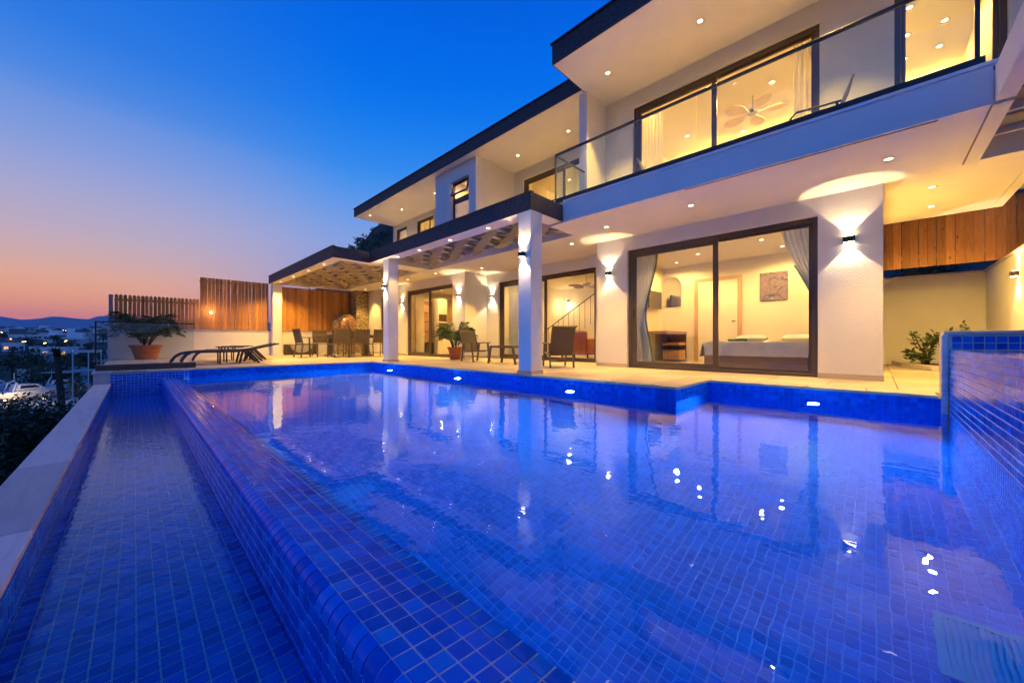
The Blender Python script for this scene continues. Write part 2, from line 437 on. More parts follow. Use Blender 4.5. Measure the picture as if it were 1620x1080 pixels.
def field(parent, o, u, v, lu, lv, indiv=300, pitch=.05, th=.003, hole=None, mt=None):
    mt = mt or M['mosaic']
    if mt is M['mosaic_wet']: th = .0012
    o, u, v = Vector(o), Vector(u).normalized(), Vector(v).normalized(); n = u.cross(v)
    nu, nv = max(1, round(lu / pitch)), max(1, round(lv / pitch)); pu, pv = lu / nu, lv / nv
    cs = []
    for i in range(nu):
        for j in range(nv):
            c = o + u * (i + .5) * pu + v * (j + .5) * pv
            if hole and hole(c): continue
            p = pix(c)
            vis = p and -30 < p[0] < 1650 and -30 < p[1] < 1110
            cs.append(((c - CAMV).length + (0 if vis else 1000), c))
    cs.sort(key=lambda q: q[0])
    one = [c for d, c in cs[:indiv] if d < 1000]; rest = [c for d, c in cs[len(one):]]
    me = tile_mesh(pu, pv, th, mt)
    rot = Matrix((u, v, n)).transposed().to_4x4()
    for c in one:
        t = bpy.data.objects.new('tile', me); link(t, parent)
        j = Matrix.Rotation(random.gauss(0, .006), 4, 'X') @ Matrix.Rotation(random.gauss(0, .006), 4, 'Y')
        t.matrix_basis = Matrix.Translation(c) @ rot @ j
    if rest:
        a, b, i = pu / 2 - .0026, pv / 2 - .0026, .0022; vs = []; fs = []
        for c in rest:
            k = len(vs); h = [th + random.gauss(0, .1 * th) for _ in range(4)]
            for (x, y, z) in ((-a, -b, 0), (a, -b, 0), (a, b, 0), (-a, b, 0), (-a + i, -b + i, h[0]), (a - i, -b + i, h[1]), (a - i, b - i, h[2]), (-a + i, b - i, h[3])):
                vs.append(tuple(c + u * x + v * y + n * z))
            fs += [(k + 4, k + 5, k + 6, k + 7), (k, k + 1, k + 5, k + 4), (k + 1, k + 2, k + 6, k + 5), (k + 2, k + 3, k + 7, k + 6), (k + 3, k, k + 4, k + 7)]
        m = MB(); m.v = vs; m.f = fs
        obj('mosaic_tiles', m, mt, parent, fix=False, kind='stuff')

def wallfield(parent, o, u, lu, ztop, indiv):
    field(parent, (o[0], o[1], ztop - .15), u, (0, 0, 1), lu, .15, indiv)
    field(parent, o, u, (0, 0, 1), lu, ztop - .15 - o[2], 0, mt=M['mosaic_wet'])
# ------------------------------------------------------------------ dimensions
XF = -9.45          # far end of pool
YE = 4.42           # deck edge along the house
XS, YS = -1.66, 5.55  # step in the pool edge
XSPA = .5
YW0, YW1 = .35, .65   # overflow wall
YC0, YC1 = -.48, -.29 # outer stone coping
ZFL = -1.35; ZW = -.168; ZCH = -.44
ZS = 2.66             # underside of slab

# ------------------------------------------------------------------ deck
deck = obj('deck', MB().box(-16.25, XF - .26, -.5, YE + .26, -.30, -.032).box(-16.25, XS - .26, YE + .26, 8.0, -.30, -.032).box(XS - .01, 2.6, YS + .26, 14.0, -.30, -.032), M['mortar'], kind='structure')
def pave(x0, x1, y0, y1, nx, ny):
    px, py = (x1 - x0) / nx, (y1 - y0) / ny
    me = mesh('paver', MB().box(-px / 2 + .0035, px / 2 - .0035, -py / 2 + .0035, py / 2 - .0035, -.03, 0), M['trav'], bevel=.002, seg=1)
    for i in range(nx):
        for j in range(ny):
            o = bpy.data.objects.new('paver', me); link(o, deck); o.location = (x0 + (i + .5) * px, y0 + (j + .5) * py, random.gauss(0, .0004))
pave(-16.25, XF, -.5, YE - .36, 9, 7)
pave(-16.25, XF, YE - .36, YE, 11, 1)
pave(-16.25, XF, YE, 8.0, 9, 6)
pave(XF, XS - .36, YE - .015, YE + .36, 13, 1)      # pool-edge coping row
pave(XF, XS - .36, YE + .36, 8.0, 12, 5)
pave(XS - .36, XS + .015, YE - .015, 8.0, 1, 5)
pave(XS + .015, XSPA - .06, YS - .015, YS + .36, 4, 1)
pave(XS + .015, 2.6, YS + .36, 14.0, 7, 14)

# ------------------------------------------------------------------ pool
pool = thing('swimming_pool', 'cobalt blue mosaic swimming pool with an infinity edge beside the villa', 'pool', (-4.5, 2.5, ZFL))
fl = obj('pool_floor', MB().box(XF - .3, XSPA + .3, YW0 + .02, YS + .3, ZFL - .2, ZFL), M['grout_blue'], pool)
DR = (.18, .44, 2.2, 2.56)
field(fl, (XF, YW1, ZFL), (1, 0, 0), (0, 1, 0), XSPA - XF, YS - YW1, 300, hole=lambda c: (c.x < XS and c.y > YE) or (DR[0] < c.x < DR[1] and DR[2] < c.y < DR[3]), mt=M['mosaic_wet'])
w = obj('pool_wall', MB().box(XF, XS - .012, YE + .006, YE + .25, ZFL, -.034), M['grout_blue'], pool)
wallfield(w, (XF, YE + .006, ZFL), (1, 0, 0), XS - XF, -.036, 300)
w = obj('pool_wall', MB().box(XS - .25, XS - .006, YE + .006, YS + .2, ZFL, -.035), M['grout_blue'], pool)
wallfield(w, (XS - .006, YE, ZFL), (0, 1, 0), YS - YE, -.037, 60)
w = obj('pool_wall', MB().box(XS - .005, XSPA, YS + .006, YS + .25, ZFL, -.034), M['grout_blue'], pool)
wallfield(w, (XS, YS + .006, ZFL), (1, 0, 0), XSPA - XS, -.036, 130)
w = obj('pool_wall', MB().box(XF - .25, XF - .006, YW1, YE + .2, ZFL, -.035), M['grout_blue'], pool)
wallfield(w, (XF - .006, YW1 - .02, ZFL), (0, 1, 0), YE - YW1 + .02, -.037, 60)
# overflow wall with its crest
ow = thing('overflow_wall', 'long blue mosaic overflow wall with rounded lip between pool and channel', 'pool wall', (-4.5, .5, ZCH))
XR = .9
prof = [(YW0, ZCH - .3), (YW0, -.192)] + [(YW0 + .042 - .042 * math.cos(t), -.192 + .042 * math.sin(t)) for t in (R(22), R(45), R(67), R(90))] + [(YW1 - .004, -.174), (YW1 - .003, -.184), (YW1 - .003, ZFL)]
obj('core', MB().prism(prof, 'x', XF - .02, XR), M['grout'], ow, smooth=False)
cr = obj('crest', MB().box(XF, XR, YW0 + .06, YW1 - .03, -.26, -.2), M['grout'], ow)
vdir = Vector((0, YW1 - (YW0 + .042), -.174 + .150))
field(cr, (XF, YW0 + .042, -.150), (1, 0, 0), vdir, XR - XF, vdir.length, 300)
# bullnose row
def bullnose():
    n = round((XR - XF) / .05); p = (XR - XF) / n; a = p / 2 - .0026
    ang = [R(4), R(25), R(45), R(65), R(86)]; m = MB(); r0, r1 = .042, .0465
    vs = []
    for r in (r0, r1):
        for t in ang:
            for s in (-a, a): vs.append((s if r == r0 else s * .95, YW0 + .042 - r * math.cos(t), -.192 + r * math.sin(t)))
    fs = []; k = len(ang)
    for i in range(k - 1): fs.append((2 * k + 2 * i, 2 * k + 2 * i + 1, 2 * k + 2 * i + 3, 2 * k + 2 * i + 2))
    for i in range(k - 1):
        fs.append((2 * i, 2 * i + 2, 2 * k + 2 * i + 2, 2 * k + 2 * i)); fs.append((2 * i + 1, 2 * k + 2 * i + 1, 2 * k + 2 * i + 3, 2 * i + 3))
    fs.append((0, 2 * k, 2 * k + 1, 1)); fs.append((2 * k - 2, 2 * k - 1, 4 * k - 1, 4 * k - 2))
    m.add(vs, fs)
    me = mesh('lip_tile', m, M['mosaic'], smooth=True)
    lip = obj('lip', MB().box(XF, XR, YW0 + .01, YW0 + .03, -.25, -.22), M['grout'], ow)
    for i in range(n):
        o = bpy.data.objects.new('lip_tile', me); link(o, lip); o.location = (XF + (i + .5) * p, 0, 0)
bullnose()
fc = obj('outer_face', MB().box(XF, XR, YW0 + .003, YW0 + .02, ZCH - .1, -.22), M['grout'], ow)
field(fc, (XF, YW0, ZCH), (1, 0, 0), (0, 0, 1), XR - XF, -.194 - ZCH, 300)
ic = obj('inner_face', MB().box(XF, XSPA, YW1 - .02, YW1 - .002, ZFL, -.25), M['grout'], ow)
field(ic, (XSPA, YW1, ZFL), (-1, 0, 0), (0, 0, 1), XSPA - XF, -.197 - ZFL, 0, mt=M['mosaic_wet'])
# overflow channel
ch = thing('overflow_channel', 'narrow blue tiled overflow channel with shallow water beside a stone coping', 'water channel', (-4.5, 0, ZCH))
f2 = obj('channel_floor', MB().box(XF - .1, XR, YC1 - .02, YW0, ZCH - .25, ZCH), M['grout'], ch)
field(f2, (XF, YC1, ZCH), (1, 0, 0), (0, 1, 0), XR - XF, YW0 - YC1, 300)
f3 = obj('channel_wall', MB().box(XF - .1, XR, YC0 + .02, YC1 - .004, -3.2, -.232), M['stucco'], ch)
field(f3, (XR, YC1 - .004, ZCH), (-1, 0, 0), (0, 0, 1), XR - XF, -.234 - ZCH, 200)
f4 = obj('end_wall', MB().box(XF - .25, XF - .004, YC1 - .01, YW1 + .1, ZCH - .1, -.036), M['grout'], ch)
field(f4, (XF - .004, YC1, ZCH), (0, 1, 0), (0, 0, 1), YW1 - YC1, -.038 - ZCH, 300)
x = XF
while x < XR:
    B('coping_slab', ch, M['coping'], x + .0015, min(x + 1.18, XR) - .0015, YC0, YC1 + .012, -.23, -.2 + random.gauss(0, .0006), bevel=.004); x += 1.18
B('end_block', ch, M['coping'], XF - .26, XF + .02, YC0 - .005, YC1 - .012, -.199, -.034, bevel=.004)
B('end_cap', ch, M['coping'], XF - .6, XF + .035, YC0 - .03, YC1 + .02, -.033, .004, bevel=.004)

# spa
spa = thing('raised_spa', 'raised spa with a tiled spill wall dropping into the pool', 'spa', (1.6, 4, 0))
ZT = .455
B('spill_wall_core', spa, M['grout'], XSPA + .006, XSPA + .2, .66, YS - .02, ZFL, ZT - .004)
sf = B('spill_face', spa, M['grout'], XSPA + .008, XSPA + .03, .7, YS - .04, ZFL, ZT - .03)
field(sf, (XSPA + .006, YS - .03, ZW - .4), (0, -1, 0), (0, 0, 1), YS - .7, ZT - ZW + .4, 300)
field(sf, (XSPA + .006, YS - .03, ZFL), (0, -1, 0), (0, 0, 1), YS - .7, ZW - .4 - ZFL, 0)
st = B('spill_lip', spa, M['grout'], XSPA + .03, XSPA + .19, .7, YS - .04, ZT - .05, ZT - .005)
field(st, (XSPA + .01, .68, ZT - .004), (1, 0, 0), (0, 1, 0), .19, YS - .72, 120)
bw = B('back_wall', spa, M['stucco'], XSPA + .0, 3.2, YS - .0, YS + .18, -.03, .60)
field(bw, (XSPA + .02, YS, .20), (1, 0, 0), (0, 0, 1), 2.6, .385, 200, pitch=.066)
B('coping_slab', spa, M['coping'], XSPA - .03, 3.2, YS - .03, YS + .21, .60, .635, bevel=.004)
B('end_pier', spa, M['coping'], XSPA - .045, XSPA - .002, YS - .028, YS + .17, -.22, .599, bevel=.004)
B('spa_floor', spa, M['mosaic'], XSPA + .2, 3.2, .7, YS, -.5, -.45)
ws = obj('spa_water', MB().add([(XSPA + .03, .7, ZT - .001), (3.2, .7, ZT - .001), (3.2, YS - .001, ZT - .001), (XSPA + .03, YS - .001, ZT - .001)], [(0, 1, 2, 3)]), M['spa_water'], fix=False, kind='structure')
# water
poly = [(XF, YW1 - .17), (XSPA + .004, YW1 - .17), (XSPA + .004, YS + .004), (XS, YS + .004), (XS, YE + .004), (XF, YE + .004)]
obj('pool_water', MB().add([(a, b, ZW) for a, b in poly], [tuple(range(6))]), M['water'], fix=False, kind='structure')
obj('channel_water', MB().add([(XF, YC1 - .002, ZCH + .035), (XR, YC1 - .002, ZCH + .035), (XR, YW0, ZCH + .035), (XF, YW0, ZCH + .035)], [(0, 1, 2, 3)]), M['chan_water'], fix=False, kind='structure')
# floor drain
dr = thing('floor_drain', 'pale slotted drain grille set in the pool floor', 'drain', ((DR[0] + DR[1]) / 2, (DR[2] + DR[3]) / 2, ZFL))
m = MB(); x0, x1, y0, y1 = DR
m.box(x0, x1, y0, y0 + .03, ZFL, ZFL + .006).box(x0, x1, y1 - .03, y1, ZFL, ZFL + .006).box(x0, x0 + .03, y0 + .03, y1 - .03, ZFL, ZFL + .006).box(x1 - .03, x1, y0 + .03, y1 - .03, ZFL, ZFL + .006)
M['drain'] = simple('drain_plastic', (.02, .26, .62), .7, .05, 9, spec=.05)
obj('frame', m, M['drain'], dr)
for i in range(10):
    xx = x0 + .042 + i * (x1 - x0 - .084) / 9
    B('slat', dr, M['drain'], xx - .006, xx + .006, y0 + .031, y1 - .031, ZFL + .001, ZFL + .005)
# pool lamps on the house-side wall
for (lx, ly) in ((-8.46, YE), (-5.76, YE), (-3.13, YE), (-.52, YS)):
    t = thing('pool_lamp', 'round underwater lamp glowing in the pool wall', 'pool lamp', (lx, ly, -.25), 'underwater pool lamps')
    mm = MB().lathe([(.0, 0), (.048, 0), (.06, .006), (.06, .014)], n=20, caps=False)
    vs = [(lx + a, ly - .002 - c, -.27 + b) for a, b, c in mm.v]; ml = MB(); ml.v = vs; ml.f = mm.f
    obj('rim', ml, M['chrome'], t, smooth=True)
    mm = MB().lathe([(.046, .004), (.04, .012), (.0, .016)], n=20, caps=False)
    ml = MB(); ml.v = [(lx + a, ly - .004 - c, -.27 + b) for a, b, c in mm.v]; ml.f = mm.f
    obj('lens', ml, M['pool_lamp'], t, smooth=True)
    lamp('SPOT', 'pool_lamp_light', (lx, ly - .05, -.30), PW_POOL, (.42, .84, 1.0), t, .05, (0, -1, -.18), 168, .5)

# ------------------------------------------------------------------ villa shell
villa = thing('villa', 'two-storey white villa with dark flat roofs and glass balcony', 'villa', (-6, 9, 0))
W = M['stucco']; S_ = M['soffit']
def wall(x0, x1, y0, y1, z0, z1, m=W, name='wall', bevel=0): return B(name, villa, m, x0, x1, y0, y1, z0, z1, bevel)
def front(y0, th, x0, x1, z0, z1, ops, m=W):
    """wall facing -Y with openings [(xa,xb,za,zb)]"""
    cur = x0
    for (a, b, za, zb) in sorted(ops):
        if a > cur: wall(cur, a, y0, y0 + th, z0, z1, m)
        if zb < z1: wall(a, b, y0, y0 + th, zb, z1, m)
        if za > z0: wall(a, b, y0, y0 + th, z0, za, m)
        cur = b
    if cur < x1: wall(cur, x1, y0, y0 + th, z0, z1, m)
BX0, BX1 = -4.3, .066
D1 = (-3.6, -.61, 0, 2.37); D2 = (-8.44, -4.95, 0, 2.37); D3 = (-12.45, -9.62, 0, 2.37); D0 = (-14.5, -13.9, 0, 2.37)
front(7.0, .2, BX0, BX1, 0, ZS, [D1])
wall(BX1 - .2, BX1, 7.2, 10.6, 0, ZS)
wall(BX0, BX0 + .06, 7.2, 12.2, 0, ZS)
front(8.0, .2, -9.0, BX0, 0, ZS, [D2])
wall(-9.2, -9.0, 7.1, 8.2, 0, ZS)
front(7.1, .2, -16.2, -9.2, 0, ZS, [D3, D0])
wall(-16.2, -16.0, 7.3, 12.2, 0, ZS)
wall(-14.8, .0, 12.2, 12.4, 0, 5.5)
for (a, b, y) in ((BX0 - .01, D1[0], 6.985), (D1[1], BX1 + .01, 6.985), (-9.0, D2[0], 7.985), (D2[1], BX0, 7.985), (-16.2, D0[0], 7.085), (D0[1], D3[0], 7.085), (D3[1], -9.0, 7.085)):
    B('skirting', villa, M['trav'], a, b, y, y + .014, .001, .075)
# slabs between the storeys (undersides are the lit soffits)
wall(-16.2, -4.3, 6.2, 7.1, ZS, 2.95, S_, 'soffit'); wall(-9.0, -4.3, 7.1, 8.0, ZS, 2.95, S_, 'soffit')
wall(-16.2, -9.0, 7.1, 12.4, ZS, 2.95, S_, 'slab'); wall(-9.0, BX0, 8.0, 12.4, ZS, 2.95, S_, 'slab')
wall(BX0, .73, 5.353, 7.0, ZS - .02, 3.0, M['soffit'], 'balcony_slab')
wall(BX0, 1.31, 7.0, 9.6, ZS, 2.99, S_, 'slab'); wall(BX0, BX1, 9.6, 12.4, ZS, 2.99, S_, 'slab')
B('balcony_fascia', villa, M['fascia_white'], -3.955, .74, 5.33, 5.352, ZS - .02, 2.985)
B('balcony_ledge', villa, M['fascia_white'], -3.955, .80, 5.31, 5.37, 2.986, 3.022, bevel=.004)
B('groove_shade_strip', villa, M['black'], -1.9, .42, 5.36, 5.375, ZS - .026, ZS - .0205)  # solid black strip drawn for the shade of a drip groove
# upper storey
U1 = (-3.48, -.59, 3.0, 5.2); U2 = (.17, 1.08, 3.0, 5.44)
front(7.0, .2, -4.1, 1.31, 3.0, 5.5, [U1, U2])
wall(-4.28, -4.1, 6.3, 8.1, 2.95, 5.5, M['fascia_white'])
wall(1.11, 1.31, 7.2, 11, 3.0, 5.5)
U3 = (-7.31, -4.55, 2.95, 5.2); UA = (-14.75, -13.85, 3.4, 5.3); UB = (-13.1, -11.9, 3.4, 5.3)
front(7.9, .2, -15, -4.28, 2.95, 5.5, [U3, UA, UB])
wall(-15, -14.8, 8.1, 12.2, 2.95, 5.5)
# stair tower with its tall window
TW = (-8.81, -7.96, 3.05, 5.1)
front(6.42, .2, -9.57, -7.66, 2.95, 5.5, [TW], M['fascia_white'])
wall(-9.57, -9.37, 6.62, 7.9, 2.95, 5.5); wall(-7.86, -7.66, 6.62, 7.9, 2.95, 5.5)
# roofs
def roof(x0, x1, y0, y1, z0, z1):
    r = B('roof', villa, M['fascia_white'], x0 + .02, x1, y0 + .02, y1, z0, z1 - .03)
    B('fascia', r, M['fascia'], x0, x1, y0, y0 + .018, z0 + .004, z1 - .002); B('fascia', r, M['fascia'], x0, x0 + .018, y0 + .018, y1, z0 + .004, z1 - .002)
    B('roof_edge', r, M['cap'], x0 - .025, x1, y0 - .025, y0 + .06, z1 - .001, z1 + .03); B('roof_edge', r, M['cap'], x0 - .025, x0 + .06, y0 + .06, y1, z1 - .001, z1 + .03)
roof(-4.17, 4.0, 5.28, 11.5, 5.5, 5.86)
roof(-15.0, -4.18, 6.2, 12.4, 5.5, 5.82)

# ------------------------------------------------------------------ glazing
def door(op, y, mull=None, fw=.06, sash=None, handle=None, name='sliding_door', lab=None):
    x0, x1, z0, z1 = op; d0, d1 = y + .05, y + .16; g = .002
    m = MB(); m.box(x0 + g, x0 + fw, d0, d1, z0 + g, z1 - g).box(x1 - fw, x1 - g, d0, d1, z0 + g, z1 - g)
    m.box(x0 + fw, x1 - fw, d0, d1, z1 - fw, z1 - g).box(x0 + fw, x1 - fw, d0, d1, z0 + g, z0 + .045)
    dd = obj(name, m, M['frame'], villa, bevel=.003, seg=1, label=lab)
    xs = [x0 + fw] + ([mull] if mull else []) + [x1 - fw]
    for i in range(len(xs) - 1):
        a, b = xs[i], xs[i + 1]; yy = d0 + .018 + .045 * (i % 2)
        sw = .085 if sash == i else .045
        if mull and i == 0: b += .05
        if mull and i == 1: a -= .05
        m = MB(); m.box(a + g, a + sw, yy, yy + .04, z0 + .047, z1 - fw - g).box(b - sw, b - g, yy, yy + .04, z0 + .047, z1 - fw - g)
        m.box(a + sw, b - sw, yy, yy + .04, z1 - fw - sw, z1 - fw - g).box(a + sw, b - sw, yy, yy + .04, z0 + .047, z0 + .047 + sw)
        obj('sash', m, M['frame'], dd, bevel=.003, seg=1)
        B('pane', dd, M['glass'], a + sw - .002, b - sw + .002, yy + .014, yy + .026, z0 + .047 + sw - .002, z1 - fw - sw + .002)
        if handle == i:
            B('handle', dd, M['black'], a + .028, a + .052, yy - .016, yy - .001, z0 + 1.0, z0 + 1.17, bevel=.003)
    return dd
door(D1, 7.0, -2.0, .07, 0, 0); door(D2, 8.0, -6.62, .07, 0, 0); door(D3, 7.1, -11.05, .06, 0, None); door(D0, 7.1, None, .08)
door(U1, 7.0, -2.02, .06, 0, 0); door(U2, 7.0, None, .06); door(U3, 7.9, -5.9, .06, 0, None)
door(UA, 7.9, None, .05, name='window'); door(UB, 7.9, -12.3, .05, name='window')
# tower window: fixed pane, blind panel and a tilted top light
x0, x1, z0, z1 = TW; y = 6.42
m = MB().box(x0, x0 + .05, y + .1, y + .16, z0, z1).box(x1 - .05, x1, y + .1, y + .16, z0, z1).box(x0 + .05, x1 - .05, y + .1, y + .16, z1 - .05, z1).box(x0 + .05, x1 - .05, y + .1, y + .16, 4.50, 4.64)
tw = obj('window', m, M['rail'], villa, bevel=.003, seg=1)
M['frosted'] = simple('blind_panel', (.70, .62, .52), .6, .03, 3)
B('blind', tw, M['sheer_warm'], x0 + .05, x1 - .05, y + .14, y + .15, z0, 4.499)
B('pane', tw, M['glass'], x0 + .05, x1 - .05, y + .115, y + .125, z0, 4.499)
ang = R(16); hz = z1 - .06; lh = .36
def tl(a, d): return (y + .10 - math.sin(ang) * a - math.cos(ang) * d, hz - math.cos(ang) * a + math.sin(ang) * d)
m = MB()
for (a0, a1, xa, xb) in ((0, .035, x0 + .055, x1 - .055), (lh - .035, lh, x0 + .055, x1 - .055), (.035, lh - .035, x0 + .055, x0 + .09), (.035, lh - .035, x1 - .09, x1 - .055)):
    p = [tl(a0, 0), tl(a1, 0), tl(a1, .035), tl(a0, .035)]; m.prism(p, 'x', xa, xb)
vl = obj('vent_sash', m, M['rail'], tw)
p = [tl(.033, .012), tl(lh - .033, .012), tl(lh - .033, .02), tl(.033, .02)]
obj('pane', MB().prism(p, 'x', x0 + .088, x1 - .088), M['glass'], tw)

# ------------------------------------------------------------------ balcony railings
br = thing('balcony_railing', 'frameless glass railing with black top rail along the balcony front', 'railing', (-1.7, 5.36, 3.02))
B('base_channel', br, M['rail'], -4.15, .70, 5.345, 5.405, 3.023, 3.10)
B('top_rail', br, M['rail'], -4.165, .66, 5.352, 5.39, 3.885, 3.92, bevel=.004)
xs = [-4.15, -2.95, -1.75, -.55, .64]
for a, b in zip(xs, xs[1:]): B('glass_panel', br, M['rail_glass'], a + .008, b - .008, 5.363, 5.378, 3.10, 3.886)
B('end_post', br, M['rail'], .64, .67, 5.35, 5.392, 3.10, 3.885)
B('corner_post', br, M['rail'], -4.166, -4.151, 5.352, 5.39, 3.10, 3.885)
sr = thing('side_railing', 'short glass railing at the balcony end by the white pier', 'railing', (-4.15, 5.8, 3.02))
B('glass_panel', sr, M['rail_glass'], -4.165, -4.15, 5.40, 6.29, 3.03, 3.886)
B('top_rail', sr, M['rail'], -4.175, -4.145, 5.395, 6.298, 3.887, 3.915, bevel=.003)
tr_ = thing('terrace_handrail', 'thin dark handrail on slim posts in front of the upper terrace door', 'railing', (-5.5, 6.5, 2.95))
obj('rail', MB().tube([(-7.6, 6.45, 3.62), (-4.29, 6.45, 3.62)], .014), M['rail'], tr_, smooth=True)
for xx in (-7.5, -6.4, -5.3, -4.4): obj('post', MB().tube([(xx, 6.45, 2.952), (xx, 6.45, 3.606)], .01), M['rail'], tr_, smooth=True)

# ------------------------------------------------------------------ rooms
def room(x0, x1, y0, y1, z0, z1, wl=True, wr=True, paint=None, ceil=None):
    p = paint or M['paint']; c = ceil or M['ceil']
    B('room_floor', villa, M['floor'], x0, x1, y0, y1, z0 - .02 if z0 > 1 else -.03, z0 + .004)
    B('room_ceiling', villa, c, x0, x1, y0, y1, z1, z1 + .03)
    B('room_wall', villa, p, x0, x1, y1, y1 + .05, z0, z1 + .03)
    if wl: B('room_wall', villa, p, x0 - .03, x0, y0, y1 + .05, z0, z1 + .03)
    if wr: B('room_wall', villa, p, x1, x1 + .03, y0, y1 + .05, z0, z1 + .03)
    B('room_wall', villa, p, x0, x1, y0 - .004, y0 - .002, z1 - .10, z1 + .03) if False else None
room(-4.2, -.17, 7.2, 10.2, 0, 2.52); room(-8.95, -4.35, 8.2, 12.0, 0, 2.58); room(-13.4, -9.25, 7.3, 11.0, 0, 2.56); room(-15.9, -13.5, 7.3, 9, 0, 2.5)
room(-4.02, -.1, 7.2, 10.6, 3.0, 5.4); room(.1, 1.08, 7.2, 10.5, 3.0, 5.45); room(-7.6, -4.34, 8.1, 11, 2.97, 5.4); room(-14.7, -9.6, 8.1, 11, 2.97, 5.4)
room(-9.34, -7.89, 6.64, 7.84, 2.97, 5.45)

# cove strips: a ledge hides the strip, its light washes the ceiling
M['cove'] = emis('cove_strip', (1, .56, .09), 380)
def cove(x0, x1, y1, zc, s=1):
    B('cove_ledge', villa, M['ceil'], x0, x1, y1 - .12, y1, zc - .17, zc - .14); B('cove_strip', villa, M['cove'], x0 + .05, x1 - .05, y1 - .05, y1 - .03, zc - .139, zc - .125)
cove(-4.0, -.12, 10.6, 5.4); cove(.12, 1.06, 10.5, 5.45); cove(-7.58, -4.36, 11, 5.4); cove(-14.68, -9.62, 11, 5.4); 

# ------------------------------------------------------------------ pergolas
def column(parent, x0, x1, y0, y1, z1, skirt=True):
    c = B('column', parent, M['stucco'], x0, x1, y0, y1, 0, z1, bevel=.006)
    if skirt: B('column_base', c, M['trav'], x0 - .016, x1 + .016, y0 - .016, y1 + .016, .001, .055, bevel=.003)
def weave(parent, x0, x1, y0, y1, z, nx, ny):
    """woven shade: bands running along X passing over and under crossbars along Y"""
    px = (x1 - x0) / nx; py = (y1 - y0) / ny
    bar = mesh('crossbar', MB().box(-.022, .022, y0, y1, -.02, .02), M['crossbar'])
    for i in range(nx):
        o = bpy.data.objects.new('crossbar', bar); link(o, parent); o.location = (x0 + (i + .5) * px, 0, z)
    for j in range(ny):
        ya, yb = y0 + j * py + .012, y0 + (j + 1) * py - .012
        n = nx * 8; top = []; vs = []; fs = []
        for k in range(n + 1):
            t = k / 8.; xx = x0 + t * px
            ph = (1 if j % 2 else -1) * math.sin(math.pi * t)
            zz = z + .052 * ph
            vs += [(xx, ya, zz - .004), (xx, yb, zz - .004), (xx, yb, zz + .004), (xx, ya, zz + .004)]
        for k in range(n):
            a = 4 * k
            for q in range(4): fs.append((a + q, a + (q + 1) % 4, a + 4 + (q + 1) % 4, a + 4 + q))
        fs += [(3, 2, 1, 0), (4 * n, 4 * n + 1, 4 * n + 2, 4 * n + 3)]
        m = MB(); m.v = vs; m.f = fs; obj('shade_band', m, M['band'], parent, smooth=True)
ZF1 = 2.945
fp = thing('front_pergola', 'flat pergola roof on two white columns along the pool edge', 'pergola', (-6.5, 5.3, 0))
column(fp, -4.25, -3.97, YE + .06, YE + .34, ZS); column(fp, -9.23, -8.95, YE + .16, YE + .44, ZS)
Y0 = YE + .06
B('beam', fp, M['soffit'], -9.80, -3.985, Y0 + .012, Y0 + .34, ZS, 2.93); B('beam', fp, M['soffit'], -4.29, -3.985, Y0 + .34, 5.33, ZS, 2.93)
B('beam', fp, M['soffit'], -9.80, -9.52, Y0 + .34, 6.195, ZS, 2.93)
B('fascia', fp, M['fascia'], -9.812, -3.984, Y0 - .004, Y0 + .011, ZS - .004, ZF1); B('fascia', fp, M['fascia'], -3.984, -3.968, Y0 - .004, 5.327, ZS - .004, ZF1)
B('edge_cap', fp, M['cap'], -9.812, -3.955, Y0 - .018, Y0 + .06, ZF1 + .001, ZF1 + .014)
weave(fp, -9.50, -4.31, Y0 + .35, 6.19, 2.80, 11, 5)
B('cover_sheet', fp, M['greyboard'], -9.5, -4.31, Y0 + .35, 6.19, 2.915, 2.925)

dp = thing('dining_pergola', 'wide pergola with woven shade roof over the dining table', 'pergola', (-13, 5, 0))
Z0 = 3.52
column(dp, -16.16, -15.86, Z0 + .06, Z0 + .36, ZS, False)
B('beam', dp, M['soffit'], -16.15, -9.815, Z0 + .012, Z0 + .30, ZS, 2.93); B('beam', dp, M['soffit'], -10.12, -9.815, Z0 + .30, 6.195, ZS, 2.93); B('beam', dp, M['soffit'], -16.15, -15.85, Z0 + .37, 6.195, ZS, 2.93)
B('fascia', dp, M['fascia'], -16.165, -9.80, Z0 - .004, Z0 + .011, ZS - .004, ZF1); B('fascia', dp, M['fascia'], -9.814, -9.80, Z0 + .012, Y0 - .006, ZS - .004, ZF1)
B('edge_cap', dp, M['cap'], -16.18, -9.79, Z0 - .018, Z0 + .06, ZF1 + .001, ZF1 + .014)
weave(dp, -15.84, -10.13, Z0 + .31, 6.19, 2.80, 12, 7)
B('cover_sheet', dp, M['greyboard'], -15.84, -10.13, Z0 + .31, 6.19, 2.915, 2.925)

rp = thing('side_pergola', 'pergola of grey boards beside the balcony end', 'pergola', (1.6, 6, 2.7))
B('beam', rp, M['soffit'], .745, .86, 2.6, 5.30, ZS - .02, 2.95, bevel=.004); B('beam', rp, M['soffit'], .745, .86, 5.37, 6.99, ZS - .02, 2.95)
B('beam', rp, M['soffit'], .862, 3.2, 6.88, 6.99, ZS - .02, 2.95); B('beam', rp, M['soffit'], 1.315, 1.42, 7.0, 9.6, ZS, 2.95)
for i in range(14):
    yy = 2.7 + i * .30
    B('board', rp, M['greyboard'], .863, 3.2, yy, yy + .275, 2.86 + .02 * (i % 2), 2.885 + .02 * (i % 2))
for i in range(8):
    yy = 7.05 + i * .31
    B('board', rp, M['greyboard'], 1.425, 3.2, yy, yy + .28, 2.86, 2.885)
for i in range(7):
    B('rafter', rp, M['crossbar'], .863, 3.2, 2.98 + i * .6 - .015, 2.98 + i * .6 + .015, 2.78, 2.855)
